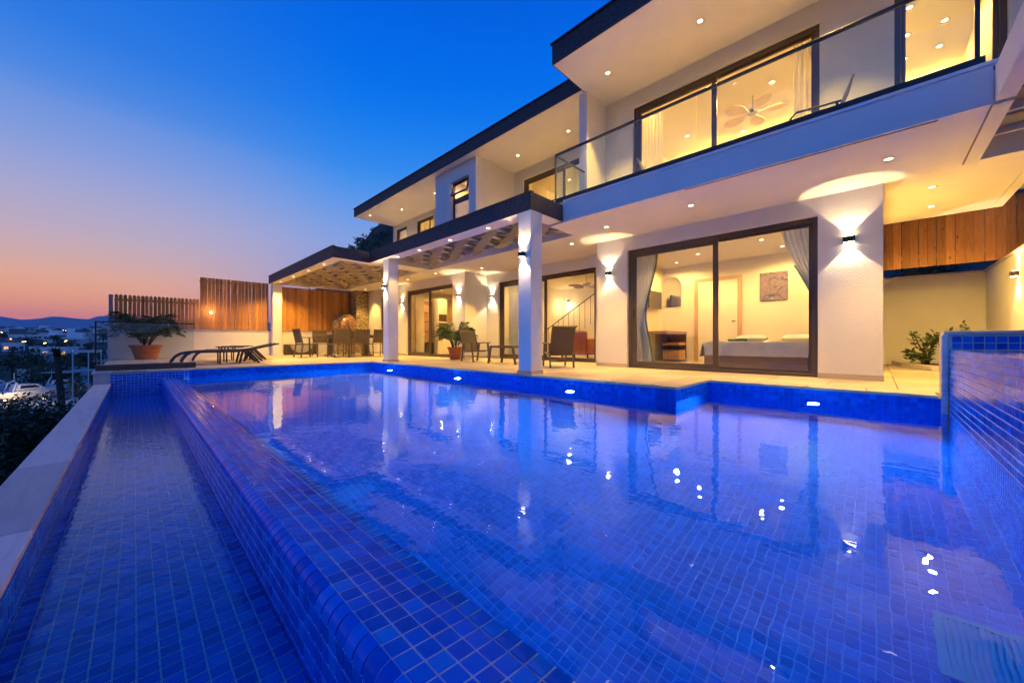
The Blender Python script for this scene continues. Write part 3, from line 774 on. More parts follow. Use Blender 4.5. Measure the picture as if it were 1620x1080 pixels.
cc = thing('cable_coil', 'coil of loose white cable hanging from the side pergola', 'cable', (1.0, 5.2, 2.7))
pts = []
for k in range(60):
    t = k / 59; a = t * 2 * math.pi * 4; r = .06 + .008 * math.sin(3 * a)
    pts.append((.97 + .02 * math.sin(a * 1.3), 5.15 + r * math.cos(a), 2.66 + r * .95 * math.sin(a) - .03))
obj('loops', MB().tube(pts, .0035, 6), M['sheet'], cc, smooth=True)
obj('tail', MB().tube([(.97, 5.15, 2.69), (.9, 5.2, 2.80), (.868, 5.25, 2.86)], .0035, 6), M['sheet'], cc, smooth=True)

# ------------------------------------------------------------------ low wall, fences
lw = obj('garden_wall', MB().box(-16.55, -16.26, -.55, 7.09, -3, .88), M['stucco']); tag(lw, 'low white rendered wall behind the sun loungers', 'wall')
B('wall_cap', lw, M['coping'], -16.58, -16.23, -.58, 7.09, .881, .915, bevel=.004)
def board_fence(name, label, xx, ya, yb, za, zb, n, rounded=False, gap=.014, axis='y', post=True):
    t = thing(name, label, 'fence', ((xx, (ya + yb) / 2, za) if axis == 'y' else ((ya + yb) / 2, xx, za)))
    p = (yb - ya) / n; w = p / 2 - gap / 2; h = zb - za
    poly = [(-w, 0), (w, 0), (w, h)] + ([(w * .7 * math.cos(a), h + w * .9 * math.sin(a)) for a in (R(20), R(60), R(90), R(120), R(160))] if rounded else []) + [(-w, h)]
    me = mesh('board', MB().prism(poly, 'x' if axis == 'y' else 'y', -.011, .011), M['cedar'], bevel=.002, seg=1)
    for i in range(n):
        o = bpy.data.objects.new('board', me); link(o, t)
        c = ya + (i + .5) * p + random.gauss(0, .002)
        o.location = (xx + random.gauss(0, .002), c, za) if axis == 'y' else (c, xx + random.gauss(0, .002), za)
        o.rotation_euler = (random.gauss(0, .003) if axis == 'y' else 0, 0 if axis == 'y' else random.gauss(0, .002), 0)
    s = -1 if axis == 'y' else 1
    for zz in (za + .18, zb - .16):
        if axis == 'y': B('rail', t, M['cedar'], xx - .055, xx - .018, ya, yb, zz, zz + .07)
        else: B('rail', t, M['cedar'], ya, yb, xx + .018, xx + .055, zz, zz + .07)
    return t
pf = board_fence('picket_fence', 'low wooden picket fence with rounded tops on the white wall', -16.38, -.42, 1.552, .93, 1.92, 21, True, .013)
B('end_post', pf, M['greyboard'], -16.43, -16.33, -.53, -.44, .915, 1.93)
board_fence('wooden_fence', 'tall wooden slat fence stepping up beside the picket fence', -16.38, 1.56, 3.56, .93, 2.70, 19, False, .010)
board_fence('wooden_screen', 'orange wooden screen behind the dining table', -16.30, 3.92, 7.06, .93, 2.62, 32, False, .003)
bf = board_fence('back_fence', 'warm-lit orange board screen hanging behind the side passage', 11.0, -.1, 3.2, 2.01, 3.15, 28, False, .004, axis='x')
B('end_post', bf, M['cedar'], 3.2, 3.3, 10.94, 11.06, 0, 3.15)
gw = obj('back_wall', MB().box(-1.5, 1.85, 12.2, 12.45, -.3, 1.95), M['stucco']); tag(gw, 'plain white garden wall at the back of the side passage', 'wall')
B('wall_cap', gw, M['coping'], -1.5, 1.85, 12.17, 12.48, 1.951, 1.99)
sw = obj('side_wall', MB().box(1.6, 1.85, 6.2, 12.16, -.3, 1.95), M['stucco']); tag(sw, 'white boundary wall with a wall light beside the spa', 'wall')
B('wall_cap', sw, M['coping'], 1.57, 1.88, 6.2, 12.16, 1.951, 1.985)

# ------------------------------------------------------------------ wall lights
sconce(-4.0, 7.0, 1.95, (0, -1), 'black up-and-down wall light left of the bedroom door')
sconce(-.27, 7.0, 1.95, (0, -1), 'black up-and-down wall light right of the bedroom door', 8, .13)
sconce(-8.72, 8.0, 1.95, (0, -1), 'black up-and-down wall light left of the living room door')
sconce(-9.28, 7.1, 1.95, (0, -1), 'black up-and-down wall light right of the kitchen door')
sconce(-4.13, YE + .06, 1.95, (0, -1), 'wall light on the column in front of the living room', 7, .10)
sconce(-9.12, YE + .16, 1.95, (0, -1), 'wall light on the column near the dining pergola', 7, .10)
sconce(1.6, 9.75, 1.6, (-1, 0), 'wall light on the boundary wall beside the spa', 8)
sconce(-12.75, 7.1, 1.95, (0, -1), 'wall light left of the kitchen door by the column', 5, .10)

# ------------------------------------------------------------------ recessed downlights
g = 'downlights under the balcony'; l = 'round recessed downlight in the balcony underside'
for (x, y) in ((-2.05, 6.05), (.1, 6.1), (-3.55, 6.1)): downlight(x, y, ZS - .02, l, g, PW_SOF)
g = 'downlights over the side passage'; l = 'round recessed downlight over the side passage behind the bedroom wall'
for (x, y) in ((.55, 7.7), (.62, 8.8)): downlight(x, y, ZS, l, g, PW_SOF * 1.0, 174)
g = 'downlights outside the living room'; l = 'round recessed downlight in the ceiling outside the living room'
for (x, y) in ((-4.75, 6.7), (-6.6, 7.1), (-8.2, 7.1)): downlight(x, y, ZS, l, g, PW_SOF)
g = 'downlights outside the kitchen'; l = 'round recessed downlight in the ceiling outside the kitchen'
for (x, y) in ((-9.9, 6.65), (-11.6, 6.65), (-13.4, 6.65), (-15.0, 6.65)): downlight(x, y, ZS, l, g, PW_SOF)  # the last one is added to brighten the dining screen
g = 'downlights in the pergola front beam'; l = 'small round downlight in the front pergola beam'
for x in (-5.2, -6.4, -7.6, -8.6): downlight(x, Y0 + .18, ZS, l, g, PW_SOF * .3, 80)
g = 'downlights in the dining pergola beam'; l = 'small round downlight in the dining pergola front beam'
for x in (-10.9, -12.2, -13.7, -15.2): downlight(x, Z0 + .16, ZS, l, g, PW_SOF * 1.1, 140)
g = 'downlights in the dining pergola roof'; l = 'round downlight hung in the woven roof of the dining pergola'
g = 'downlights in the left roof overhang'; l = 'round downlight in the white overhang of the lower dark roof'
for (x, y) in ((-14.3, 6.55), (-12.8, 7.1), (-10.6, 7.1), (-6.85, 7.2), (-5.2, 7.2)): downlight(x, y, 5.5, l, g, PW_EAVE, 72)
g = 'downlights in the balcony roof overhang'; l = 'round downlight in the white overhang above the balcony'
for (x, y) in ((-3.55, 6.15), (-1.95, 6.15), (-.4, 6.15)): downlight(x, y, 5.5, l, g, PW_EAVE, 72)
# rooms
def room_lights(name, pts, z, p):
    for (x, y) in pts: downlight(x, y, z, 'round ceiling downlight inside the ' + name, name + ' ceiling lights', p, 165, (1, .58, .17), .5)
room_lights('ground floor bedroom', ((-3.6, 9.6), (-2.9, 9.0), (-1.6, 8.6), (-1.4, 9.5)), 2.519, PW_ROOM)
room_lights('living room', ((-8.1, 9.2), (-6.6, 9.2), (-5.2, 9.2), (-6.6, 11)), 2.579, PW_ROOM)
room_lights('kitchen', ((-12.4, 8.6), (-11, 8.6), (-10, 9.4), (-11.6, 10.3)), 2.559, PW_ROOM)
room_lights('balcony bedroom', ((-3.4, 8.0), (-3.2, 9.2), (-1.4, 8.4), (-.8, 9.6), (-2.2, 9.9)), 5.399, PW_ROOM * 1.5)
room_lights('corner room', ((.35, 8.0), (.75, 8.0), (.35, 8.7), (.75, 8.7), (.35, 9.4), (.75, 9.4)), 5.449, PW_ROOM * .35)
room_lights('upper landing', ((-6.6, 9.2), (-5.2, 9.2)), 5.399, PW_ROOM)
room_lights('upper guest room', ((-14, 9), (-12.6, 9), (-11, 9)), 5.399, PW_ROOM)
room_lights('stair tower', ((-8.6, 7.2),), 5.449, PW_ROOM * 2)

t = thing('fence_lamp', 'small warm lamp fixed on the tall wooden fence', 'lamp', (-16.33, 1.85, 1.5))
B('bracket', t, M['black'], -16.366, -16.345, 1.82, 1.88, 1.46, 1.56); obj('globe', MB().lathe([(0, 0), (.035, .015), (.04, .045), (.03, .08), (0, .09)], (-16.30, 1.85, 1.46), 12, caps=False), M['bulb'], t, smooth=True)
lamp('POINT', 'fence_light', (-16.1, 1.85, 1.55), 9, (1, .55, .2), t, .04)

# ------------------------------------------------------------------ plants
def leaf_cloud(mb, c, rad, n, size, flat=.8, rnd=random):
    cx, cy_, cz = c
    for _ in range(n):
        while True:
            p = Vector((rnd.uniform(-1, 1), rnd.uniform(-1, 1), rnd.uniform(-1, 1)))
            if .25 < p.length < 1: break
        p = Vector((cx + p.x * rad[0], cy_ + p.y * rad[1], cz + p.z * rad[2]))
        d = Vector((rnd.gauss(0, 1), rnd.gauss(0, 1), rnd.gauss(.2, .8))).normalized()
        s = d.cross(Vector((rnd.gauss(0, 1), rnd.gauss(0, 1), rnd.gauss(0, 1)))).normalized()
        l = size * rnd.uniform(.6, 1.3); w = l * .22
        mb.add([p, p + d * l * .5 + s * w, p + d * l, p + d * l * .5 - s * w], [(0, 1, 2, 3)])
def bush(name, label, loc, r, h, n, size, leaf, group=None, seed=0, cat='shrub', clumps=14, trunk=True):
    rnd = random.Random(seed); t = thing(name, label, cat, loc, group); mb = MB(); tb = MB()
    for k in range(clumps):
        a = rnd.uniform(0, 2 * math.pi); q = math.sqrt(rnd.random()) * r * .8
        c = (loc[0] + q * math.cos(a), loc[1] + q * math.sin(a), loc[2] + h * rnd.uniform(.3, .88) * (1 - .3 * (q / r) ** 2))
        s = rnd.uniform(.22, .42)
        leaf_cloud(mb, c, (r * s, r * s, h * s * .6), n // clumps, size, rnd=rnd)
        tb.tube([(loc[0], loc[1], loc[2] - .1), ((loc[0] * 2 + c[0]) / 3, (loc[1] * 2 + c[1]) / 3, loc[2] + (c[2] - loc[2]) * .5), c], [.03 * h, .02 * h, .008 * h], 5)
    obj('crown', mb, leaf, t, fix=False)
    if trunk: obj('trunk', tb, M['bark'], t, smooth=True)
    return t
def frond(mb, base, az, length, lift, nl, lw, rnd):
    """arching palm leaf with leaflets"""
    pts = []; d = Vector((math.cos(az), math.sin(az), 0))
    for k in range(9):
        t = k / 8; pts.append(Vector(base) + d * length * (t * .92) + Vector((0, 0, lift * math.sin(min(1, t * 1.15) * 2.2) - .25 * length * t * t)))
    mb.tube(pts, [.010 * (1 - .8 * k / 8) for k in range(9)], 4)
    side = d.cross(Vector((0, 0, 1)))
    for k in range(nl):
        t = .15 + .85 * k / nl; f = t * 8; i = min(7, int(f)); p = pts[i].lerp(pts[i + 1], f - i); tang = (pts[i + 1] - pts[i]).normalized()
        ll = length * .38 * (math.sin(math.pi * min(1, t * .85 + .12)) + .15)
        for s in (-1, 1):
            e = p + (side * s * .85 + tang * .65 + Vector((0, 0, -.18 + rnd.gauss(0, .1)))).normalized() * ll
            wv = tang * lw
            mb.add([p - wv * .6, p + wv * .6, (p + e) / 2 + wv + Vector((0, 0, .02)), e, (p + e) / 2 - wv + Vector((0, 0, .02))], [(0, 1, 2, 3, 4)])
def potted_palm(label, loc, pr, ph, fl, nf, leaf, seed, saucer=True, lift=.45):
    rnd = random.Random(seed); x, y, z = loc; t = thing('potted_palm', label, 'potted plant', loc)
    pot = obj('pot', MB().lathe([(pr * .62, 0), (pr * .66, .01), (pr * .9, ph * .82), (pr * 1.0, ph * .83), (pr * 1.02, ph), (pr * .92, ph), (pr * .88, ph * .86), (.01, ph * .86)], (x, y, z), 28, caps=False), M['terracotta'], t, smooth=True)
    obj('soil', MB().lathe([(.0, 0), (pr * .87, 0)], (x, y, z + ph * .87), 24, caps=False), M['soil'], pot)
    st = MB(); fb = MB()
    for k in range(4):
        a = rnd.uniform(0, 6.28); st.tube([(x + .06 * math.cos(a), y + .06 * math.sin(a), z + ph * .8), (x + .12 * math.cos(a), y + .12 * math.sin(a), z + ph + .18)], [.025, .018], 6)
    obj('stem', st, M['bark'], t, smooth=True)
    for k in range(nf):
        f = MB(); a = k * 2.4 + rnd.uniform(-.3, .3)
        frond(f, (x + .1 * math.cos(a), y + .1 * math.sin(a), z + ph + .05), a, fl * rnd.uniform(.7, 1.1), fl * lift * rnd.uniform(.7, 1.5), 24, .015, rnd)
        obj('frond', f, leaf, t, fix=False)
    return t
potted_palm('palm in a wide terracotta pot behind the glass windscreen', (-15.35, .25, 0), .36, .42, .80, 24, M['leaf'], 3, lift=.8)
potted_palm('bushy yellow-green palm in an orange pot outside the kitchen door', (-8.75, 6.55, 0), .22, .36, .62, 20, M['leaf_yellow'], 5, lift=.75)
bush('flowering_shrub', 'small leafy shrub in the soil bed by the back wall', (.72, 11.0, .04), .27, .72, 230, .11, M['leaf'], None, 11, clumps=9)
bush('flowering_shrub', 'taller shrub showing its top above the spa coping', (1.12, 10.5, .04), .22, .93, 200, .10, M['leaf'], None, 12, clumps=8)
bed = thing('planting_bed', 'curved planting bed of dark red soil edged with stone', 'planting bed', (1.2, 11, 0))
poly = [(.30, 12.1), (.42, 11.0), (.75, 10.1), (1.56, 9.7), (1.58, 12.15), (.32, 12.15)]
obj('soil', MB().prism(poly, 'z', -.01, .05), M['soil'], bed)
for i in range(4):
    (xa, ya), (xb, yb) = poly[i - 1] if i else poly[-1], poly[i]
    if i == 0: continue
    obj('kerb_stone', MB().bar((xa, ya, .045), (xb, yb, .045), .10, .09), M['coping'], bed, bevel=.006, seg=1)
bush('hedge_plant', 'dark planting trailing along the top of the back garden wall', (.8, 12.85, 1.75), .8, .6, 900, .1, M['leaf_dark'], None, 21, clumps=16)
obj('planted_slope', MB().add([(-1.5, 12.45, 1.9), (6, 12.45, 1.9), (6, 16, 2.6), (-1.5, 16, 2.6)], [(0, 1, 2, 3)]), M['soil'], kind='structure')

# ------------------------------------------------------------------ windscreen
gs = thing('glass_windscreen', 'low glass windscreen on a dark plinth at the pool end', 'windscreen', (-10, .2, 0))
B('plinth', gs, M['frame'], -10.12, -9.86, -.48, .88, .001, .105, bevel=.004)
B('glass_panel', gs, M['rail_glass'], -10.0, -9.985, -.47, .86, .105, .875)
B('top_rail', gs, M['rail'], -10.01, -9.975, -.475, .865, .876, .895)
B('end_post', gs, M['rail'], -10.012, -9.973, -.492, -.472, .105, .895)

# ------------------------------------------------------------------ sun loungers
def lounger():
    t = local_thing('sun_lounger', 'x', 'sun lounger', 'dark sun loungers on the deck')
    # length along +Y, foot curls down to the ground at y=0, head raised
    prof = [(.0, .02), (.03, .10), (.09, .19), (.18, .255), (.30, .285), (.7, .29), (1.15, .29)]
    back = [(1.15, .29), (1.45, .335), (1.95, .46)]
    for s in (-.29, .29):
        obj('side_rail', MB().tube([(s, a, b) for a, b in prof + back[1:]], .022, 8), M['charcoal_rattan'], t, smooth=True)
    m = MB()
    n = len(prof)
    for i in range(n - 1):
        (a, b), (c, d) = prof[i], prof[i + 1]; m.add([(-.27, a, b), (.27, a, b), (.27, c, d), (-.27, c, d)], [(0, 1, 2, 3)])
        m.add([(-.27, a, b - .012), (.27, a, b - .012), (.27, c, d - .012), (-.27, c, d - .012)], [(0, 3, 2, 1)])
    obj('seat', m, M['charcoal_rattan'], t, fix=False)
    m = MB()
    for (a, b), (c, d) in zip(back, back[1:]):
        m.add([(-.27, a, b + .005), (.27, a, b + .005), (.27, c, d + .005), (-.27, c, d + .005)], [(0, 1, 2, 3)])
        m.add([(-.27, a, b - .012), (.27, a, b - .012), (.27, c, d - .012), (-.27, c, d - .012)], [(0, 3, 2, 1)])
    obj('backrest', m, M['charcoal_rattan'], t, fix=False)
    for s in (-.29, .29):
        for (ya, yb, zt) in ((.86, .86, .27), (1.28, 1.22, .29), (1.36, 1.62, .30)):
            obj('leg', MB().bar((s, ya, zt), (s, yb, .0), .03, .045), M['charcoal_rattan'], t)
    obj('brace', MB().tube([(-.29, 1.25, .2), (.29, 1.25, .2)], .012, 6), M['charcoal_rattan'], t)
    for s in (-.33, .33):
        obj('armrest', MB().bar((s, .82, .39), (s, 1.30, .39), .05, .025), M['charcoal_rattan'], t, bevel=.005); obj('arm_post', MB().bar((s, .9, .28), (s, .88, .378), .03, .03), M['charcoal_rattan'], t)
    return t
l1 = lounger(); place(l1, (-11.15, .55, 0), R(-3), 'dark sun lounger closest to the pool corner')
dup(l1, (-12.1, .80, 0), R(-2), 'dark sun lounger in the middle of the row of three')
dup(l1, (-13.1, 1.1, 0), R(-4), 'dark sun lounger nearest the low white wall')

# ------------------------------------------------------------------ dining set
def dining_chair():
    t = local_thing('dining_chair', 'x', 'chair', 'brown dining chairs round the table')   # faces +Y
    obj('seat', MB().box(-.23, .23, -.22, .23, .425, .445), M['textilene'], t, bevel=.008)
    obj('backrest', MB().prism([(-.225, .47), (-.205, .47), (-.295, .93), (-.315, .93)], 'x', -.22, .22), M['textilene'], t, bevel=.006, seg=1)
    for s in (-1, 1):
        obj('leg', MB().bar((s * .245, .22, .64), (s * .255, .25, 0), .03, .04), M['alu_brown'], t)
        obj('leg', MB().bar((s * .245, -.20, .45), (s * .255, -.27, 0), .03, .04), M['alu_brown'], t)
        obj('back_post', MB().bar((s * .24, -.20, .43), (s * .235, -.31, .94), .028, .03), M['alu_brown'], t)
        obj('armrest', MB().bar((s * .25, -.25, .645), (s * .25, .25, .65), .045, .022), M['alu_brown'], t, bevel=.004)
        obj('seat_rail', MB().bar((s * .24, -.22, .43), (s * .24, .24, .43), .022, .035), M['alu_brown'], t)
    return t
dt = thing('dining_table', 'long brown dining table under the woven pergola', 'table', (-13.5, 5.3, 0))
B('table_top', dt, M['walnut'], -14.0, -13.0, 4.35, 6.45, .715, .75, bevel=.005)
B('apron', dt, M['alu_brown'], -13.9, -13.1, 4.5, 6.3, .655, .714)
for yy in (4.75, 6.05):
    obj('leg', MB().bar((-13.5, yy, .66), (-13.5, yy, .06), .14, .14, (0, 1, 0)), M['alu_brown'], dt)
    for s in (-1, 1):
        obj('foot', MB().bar((-13.5, yy, .05), (-13.5 + s * .42, yy, .02), .08, .05), M['alu_brown'], dt)
c1 = dining_chair(); place(c1, (-13.45, 3.98, 0), R(8), 'brown dining chair at the head of the table')
for k, (x, y, rz, lb) in enumerate(((-12.62, 4.72, 92, 'brown dining chair nearest the head chair on the pool side of the table'), (-12.60, 5.38, 88, 'middle brown dining chair on the pool side of the table'), (-12.62, 6.02, 91, 'brown dining chair closest to the house on the pool side of the table'),
                                (-14.38, 4.8, -90, 'brown dining chair nearest the head chair on the screen side of the table'), (-14.38, 5.5, -88, 'middle brown dining chair on the screen side of the table'), (-14.38, 6.1, -92, 'brown dining chair by the oven on the screen side of the table'))):
    dup(c1, (x, y, 0), R(rz), lb)

# ------------------------------------------------------------------ stone oven and chimney
M['stone'] = None
def stonework():
    m = mat('stonework'); q = N(m); v = q.pos()
    vo = q.n('ShaderNodeTexVoronoi'); vo.inputs['Scale'].default_value = 13; q.l(q.scale(v, (1, 1, 1.5)), vo.inputs['Vector'])
    ed = q.n('ShaderNodeTexVoronoi', feature='DISTANCE_TO_EDGE'); ed.inputs['Scale'].default_value = 13; q.l(q.scale(v, (1, 1, 1.5)), ed.inputs['Vector'])
    hsv = q.n('ShaderNodeSeparateColor'); q.l(vo.outputs['Color'], hsv.inputs[0])
    c = q.ramp(hsv.outputs[0], [(0, (.20, .15, .10)), (.5, (.36, .28, .19)), (1, (.50, .43, .33))])
    e = q.ramp(ed.outputs['Distance'], [(.02, (1, 1, 1)), (.09, (0, 0, 0))])
    c = q.mix(q.math('MULTIPLY', e, .85), c, (.10, .075, .05))
    q.pbsdf(c, .85, q.bump(q.math('MINIMUM', ed.outputs['Distance'], .2), 1.0, .05), .3); return m
M['stone'] = stonework()
ov = thing('stone_oven', 'stone pizza oven with a glowing arched mouth and square chimney', 'oven', (-16, 6.5, 0))
B('plinth', ov, M['stone'], -16.22, -15.55, 5.80, 7.08, .0, .90)
obj('counter', MB().box(-16.22, -15.45, 5.74, 7.08, .901, .94), M['trav'], ov, bevel=.004)
ya, yb, yc = 5.80, 6.52, 6.16; zsp = 1.28; rr = .36
outer = [(ya, .941)] + [(yc - rr * math.cos(t), zsp + rr * math.sin(t)) for t in [R(a) for a in range(0, 181, 15)]] + [(yb, .941)]
ir = .235
inner = [(yc - ir, .945)] + [(yc - ir * math.cos(t), 1.25 + ir * math.sin(t)) for t in [R(a) for a in range(0, 181, 15)]] + [(yc + ir, .945)]
m = MB(); n = len(outer)
vs = [(-15.58, a, b) for a, b in outer] + [(-15.58, a, b) for a, b in inner] + [(-16.2, a, b) for a, b in outer] + [(-15.98, a, b) for a, b in inner]
fs = [(i, i + 1, n + i + 1, n + i) for i in range(n - 1)] + [(i, 2 * n + i, 2 * n + i + 1, i + 1) for i in range(n - 1)] + [(n + i, n + i + 1, 3 * n + i + 1, 3 * n + i) for i in range(n - 1)]
fs += [tuple(3 * n + i for i in range(n)), tuple(2 * n + i for i in range(n))[::-1], (0, n, 2 * n - 1, n - 1)]
obj('oven_body', MB().add(vs, fs), M['stone'], ov)
m = MB(); r2 = .275
ring = [(yc - r2 * math.cos(t), 1.25 + r2 * math.sin(t)) for t in [R(a) for a in range(0, 181, 15)]]
ring = [(yc - r2, .945)] + ring + [(yc + r2, .945)]
vs = [(-15.575, a, b) for a, b in inner] + [(-15.575, a, b) for a, b in ring] + [(-15.55, a, b) for a, b in inner] + [(-15.55, a, b) for a, b in ring]
fs = [(2 * n + i, 2 * n + i + 1, 3 * n + i + 1, 3 * n + i) for i in range(n - 1)] + [(n + i, 3 * n + i, 3 * n + i + 1, n + i + 1) for i in range(n - 1)] + [(i, i + 1, 2 * n + i + 1, 2 * n + i) for i in range(n - 1)]
obj('mouth_arch', MB().add(vs, fs), M['terracotta'], ov)
B('chimney', ov, M['stone'], -16.2, -15.62, 6.55, 7.08, .941, 2.655)
lamp('POINT', 'oven_lamp', (-15.80, yc, 1.38), 5, (1, .42, .12), ov, .05)
obj('bulb', MB().lathe([(.0, .0), (.02, .012), (.028, .035), (.02, .058), (.0, .07)], (-15.88, yc, 1.40), 12, caps=False), emis('oven_bulb', (1, .5, .15), 8), ov, smooth=True)
# half-round firewood niche under the screen
nb = thing('firewood_niche', 'dark box niche with a half-round lighter bowl on the low wall', 'niche', (-16, 4.6, 0))
B('surround', nb, M['frame'], -16.24, -16.20, 4.02, 5.25, .001, .40)
hr = [(4.62 - .46 * math.cos(t), .385 - .36 * math.sin(t)) for t in [R(a) for a in range(0, 181, 12)]]
obj('bowl', MB().prism(hr, 'x', -16.20, -16.12), M['concrete'], nb)
h2 = [(4.62 - .40 * math.cos(t), .386 - .31 * math.sin(t)) for t in [R(a) for a in range(0, 181, 12)]]
h1 = [(4.62 - .47 * math.cos(t), .386 - .37 * math.sin(t)) for t in [R(a) for a in range(0, 181, 12)]]
m = MB(); n = len(h1)
vs = [(-16.118, a, b) for a, b in h1] + [(-16.118, a, b) for a, b in h2] + [(-16.09, a, b) for a, b in h1] + [(-16.09, a, b) for a, b in h2]
fs = [(2 * n + i, 2 * n + i + 1, 3 * n + i + 1, 3 * n + i) for i in range(n - 1)] + [(i, i + 1, 2 * n + i + 1, 2 * n + i) for i in range(n - 1)] + [(n + i, 3 * n + i, 3 * n + i + 1, n + i + 1) for i in range(n - 1)]
obj('rim', MB().add(vs, fs), M['frame'], nb)

# ------------------------------------------------------------------ deck chairs and low table outside the living room
def relax_chair():
    t = local_thing('deck_chair', 'x', 'chair', 'brown sling deck chairs')   # faces +Y
    seat = [(.34, .38), (.0, .33), (-.26, .32), (-.46, .66), (-.60, .98), (-.68, 1.04), (-.76, 1.02)]
    m = MB()
    for (a, b), (c, d) in zip(seat, seat[1:]):
        m.prism([(a, b), (c, d), (c - .004, d - .014), (a - .004, b - .014)], 'x', -.27, .27)
    obj('sling', m, M['textilene'], t)
    for s in (-1, 1):
        obj('side_frame', MB().tube([(s * .285, a, b) for a, b in seat], .017, 8), M['alu_brown'], t, smooth=True)
        obj('leg', MB().bar((s * .30, .24, .60), (s * .30, .36, 0), .035, .06), M['alu_brown'], t)
        obj('leg', MB().bar((s * .30, -.30, .58), (s * .30, -.44, 0), .035, .06), M['alu_brown'], t)
        obj('armrest', MB().bar((s * .305, -.46, .60), (s * .305, .36, .62), .065, .028), M['alu_brown'], t, bevel=.006)
    obj('stretcher', MB().bar((-.3, .33, .16), (.3, .33, .16), .03, .025), M['alu_brown'], t)
    obj('stretcher', MB().bar((-.3, -.39, .16), (.3, -.39, .16), .03, .025), M['alu_brown'], t)
    return t
k1 = relax_chair(); k1.scale = (.8,) * 3; place(k1, (-7.45, 6.25, 0), R(-100), 'brown sling deck chair beside the potted palm, facing the low table')
dup(k1, (-4.75, 6.2, 0), R(52), 'brown sling deck chair turned away, in front of the living room door')
lt = thing('low_table', 'low brown sling footstool table between the two deck chairs', 'table', (-6.2, 6.2, 0))
obj('top', MB().box(-6.62, -5.85, 5.98, 6.46, .40, .425), M['textilene'], lt, bevel=.008)
for sx, sy in ((-6.60, 6.0), (-5.87, 6.0), (-6.60, 6.44), (-5.87, 6.44)):
    dx = -.09 if sx < -6.2 else .09
    obj('leg', MB().bar((sx, sy, .41), (sx + dx, sy, 0), .035, .05), M['alu_brown'], lt)
for yy in (5.99, 6.45): obj('side_rail', MB().bar((-6.63, yy, .395), (-5.84, yy, .395), .028, .035), M['alu_brown'], lt)

# ------------------------------------------------------------------ curtains
def curtain(name, label, x_of, zs, y, mat_, pleats=9, amp=.025, th=None):
    """x_of(z) -> (xa, xb)"""
    t = thing(name, label, 'curtain', ((x_of(zs[0])[0] + x_of(zs[0])[1]) / 2, y, zs[-1])); nx = pleats * 6; nz = 26
    vs = []; fs = []
    for j in range(nz + 1):
        z = zs[0] + (zs[1] - zs[0]) * j / nz; a, b = x_of(z)
        for i in range(nx + 1):
            u = i / nx; vs.append((a + (b - a) * u, y + amp * math.sin(u * pleats * 2 * math.pi + .5 * math.sin(z * 2)), z))
    for j in range(nz):
        for i in range(nx):
            k = j * (nx + 1) + i; fs.append((k, k + 1, k + nx + 2, k + nx + 1))
    obj('fabric', MB().add(vs, fs), mat_, t, smooth=True, fix=False)
    return t
def sm(a, b, t): t = max(0, min(1, t)); t = t * t * (3 - 2 * t); return a + (b - a) * t
ZT_ = 1.08
def lc(z): return (-3.62, sm(-3.40, -3.16, (z - ZT_) / 1.2)) if z > ZT_ else (-3.62, sm(-3.40, -3.24, (ZT_ - z) / 1.1))
def lct(z): return (lc(z)[1] - .035 - (.13 if z < ZT_ else 0) * min(1, (ZT_ - z) * 3 if z < ZT_ else 0), lc(z)[1] + .02)
curtain('curtain', 'sheer white curtain tied back at the left of the bedroom door', lc, (.04, 2.45), 7.36, M['sheer'], 7)
curtain('curtain', 'teal curtain edge hanging with the left bedroom curtain', lct, (.04, 2.45), 7.40, M['teal_curtain'], 3, .015)
def rc(z): return (sm(-.66, -1.12, ((z - ZT_) / 1.45) ** .8), -.55) if z > ZT_ else (sm(-.66, -.74, (ZT_ - z) / 1.0), -.55)
def rct(z): return (rc(z)[0] - .03, rc(z)[0] + (.05 if z > ZT_ else .14))
curtain('curtain', 'sheer pale curtain swept to the right of the bedroom door', rc, (.04, 2.45), 7.36, M['sheer'], 8)
curtain('curtain', 'teal curtain edge beside the right bedroom curtain', rct, (.04, 1.75), 7.40, M['teal_curtain'], 3, .015)
curtain('curtain', 'pale curtain at the left of the living room door', lambda z: (-8.42, -7.75), (.04, 2.5), 8.42, M['sheer'], 9)
curtain('curtain', 'narrow pale curtain at the right of the living room door', lambda z: (-5.25, -4.85), (.04, 2.5), 8.42, M['sheer'], 6)
curtain('curtain', 'cream curtain at the left of the kitchen door', lambda z: (-12.5, -11.9), (.04, 2.5), 7.5, M['sheer_warm'], 8)
curtain('curtain', 'cream curtain at the left of the balcony door', lambda z: (-3.5, -3.05), (3.03, 5.35), 7.42, M['sheer_warm'], 7)
curtain('curtain', 'cream curtain at the right of the balcony door', lambda z: (-.95, -.45), (3.03, 5.35), 7.42, M['sheer_warm'], 7)
curtain('curtain', 'cream curtain behind the upper terrace door', lambda z: (-7.3, -6.75), (3.0, 5.35), 8.3, M['sheer_warm'], 8)
curtain('curtain', 'cream curtain in the upper guest room window', lambda z: (-13.2, -12.5), (3.0, 5.35), 8.3, M['sheer_warm'], 8)

# ------------------------------------------------------------------ bedroom furniture
bd = thing('bed', 'double bed with white linen over a wooden base in the bedroom', 'bed', (-1.55, 9.1, 0))
B('base', bd, M['bedwood'], -2.42, -.68, 7.86, 10.05, .05, .30, bevel=.006)
B('mattress', bd, M['sheet'], -2.38, -.72, 7.9, 10.05, .301, .50, bevel=.03)
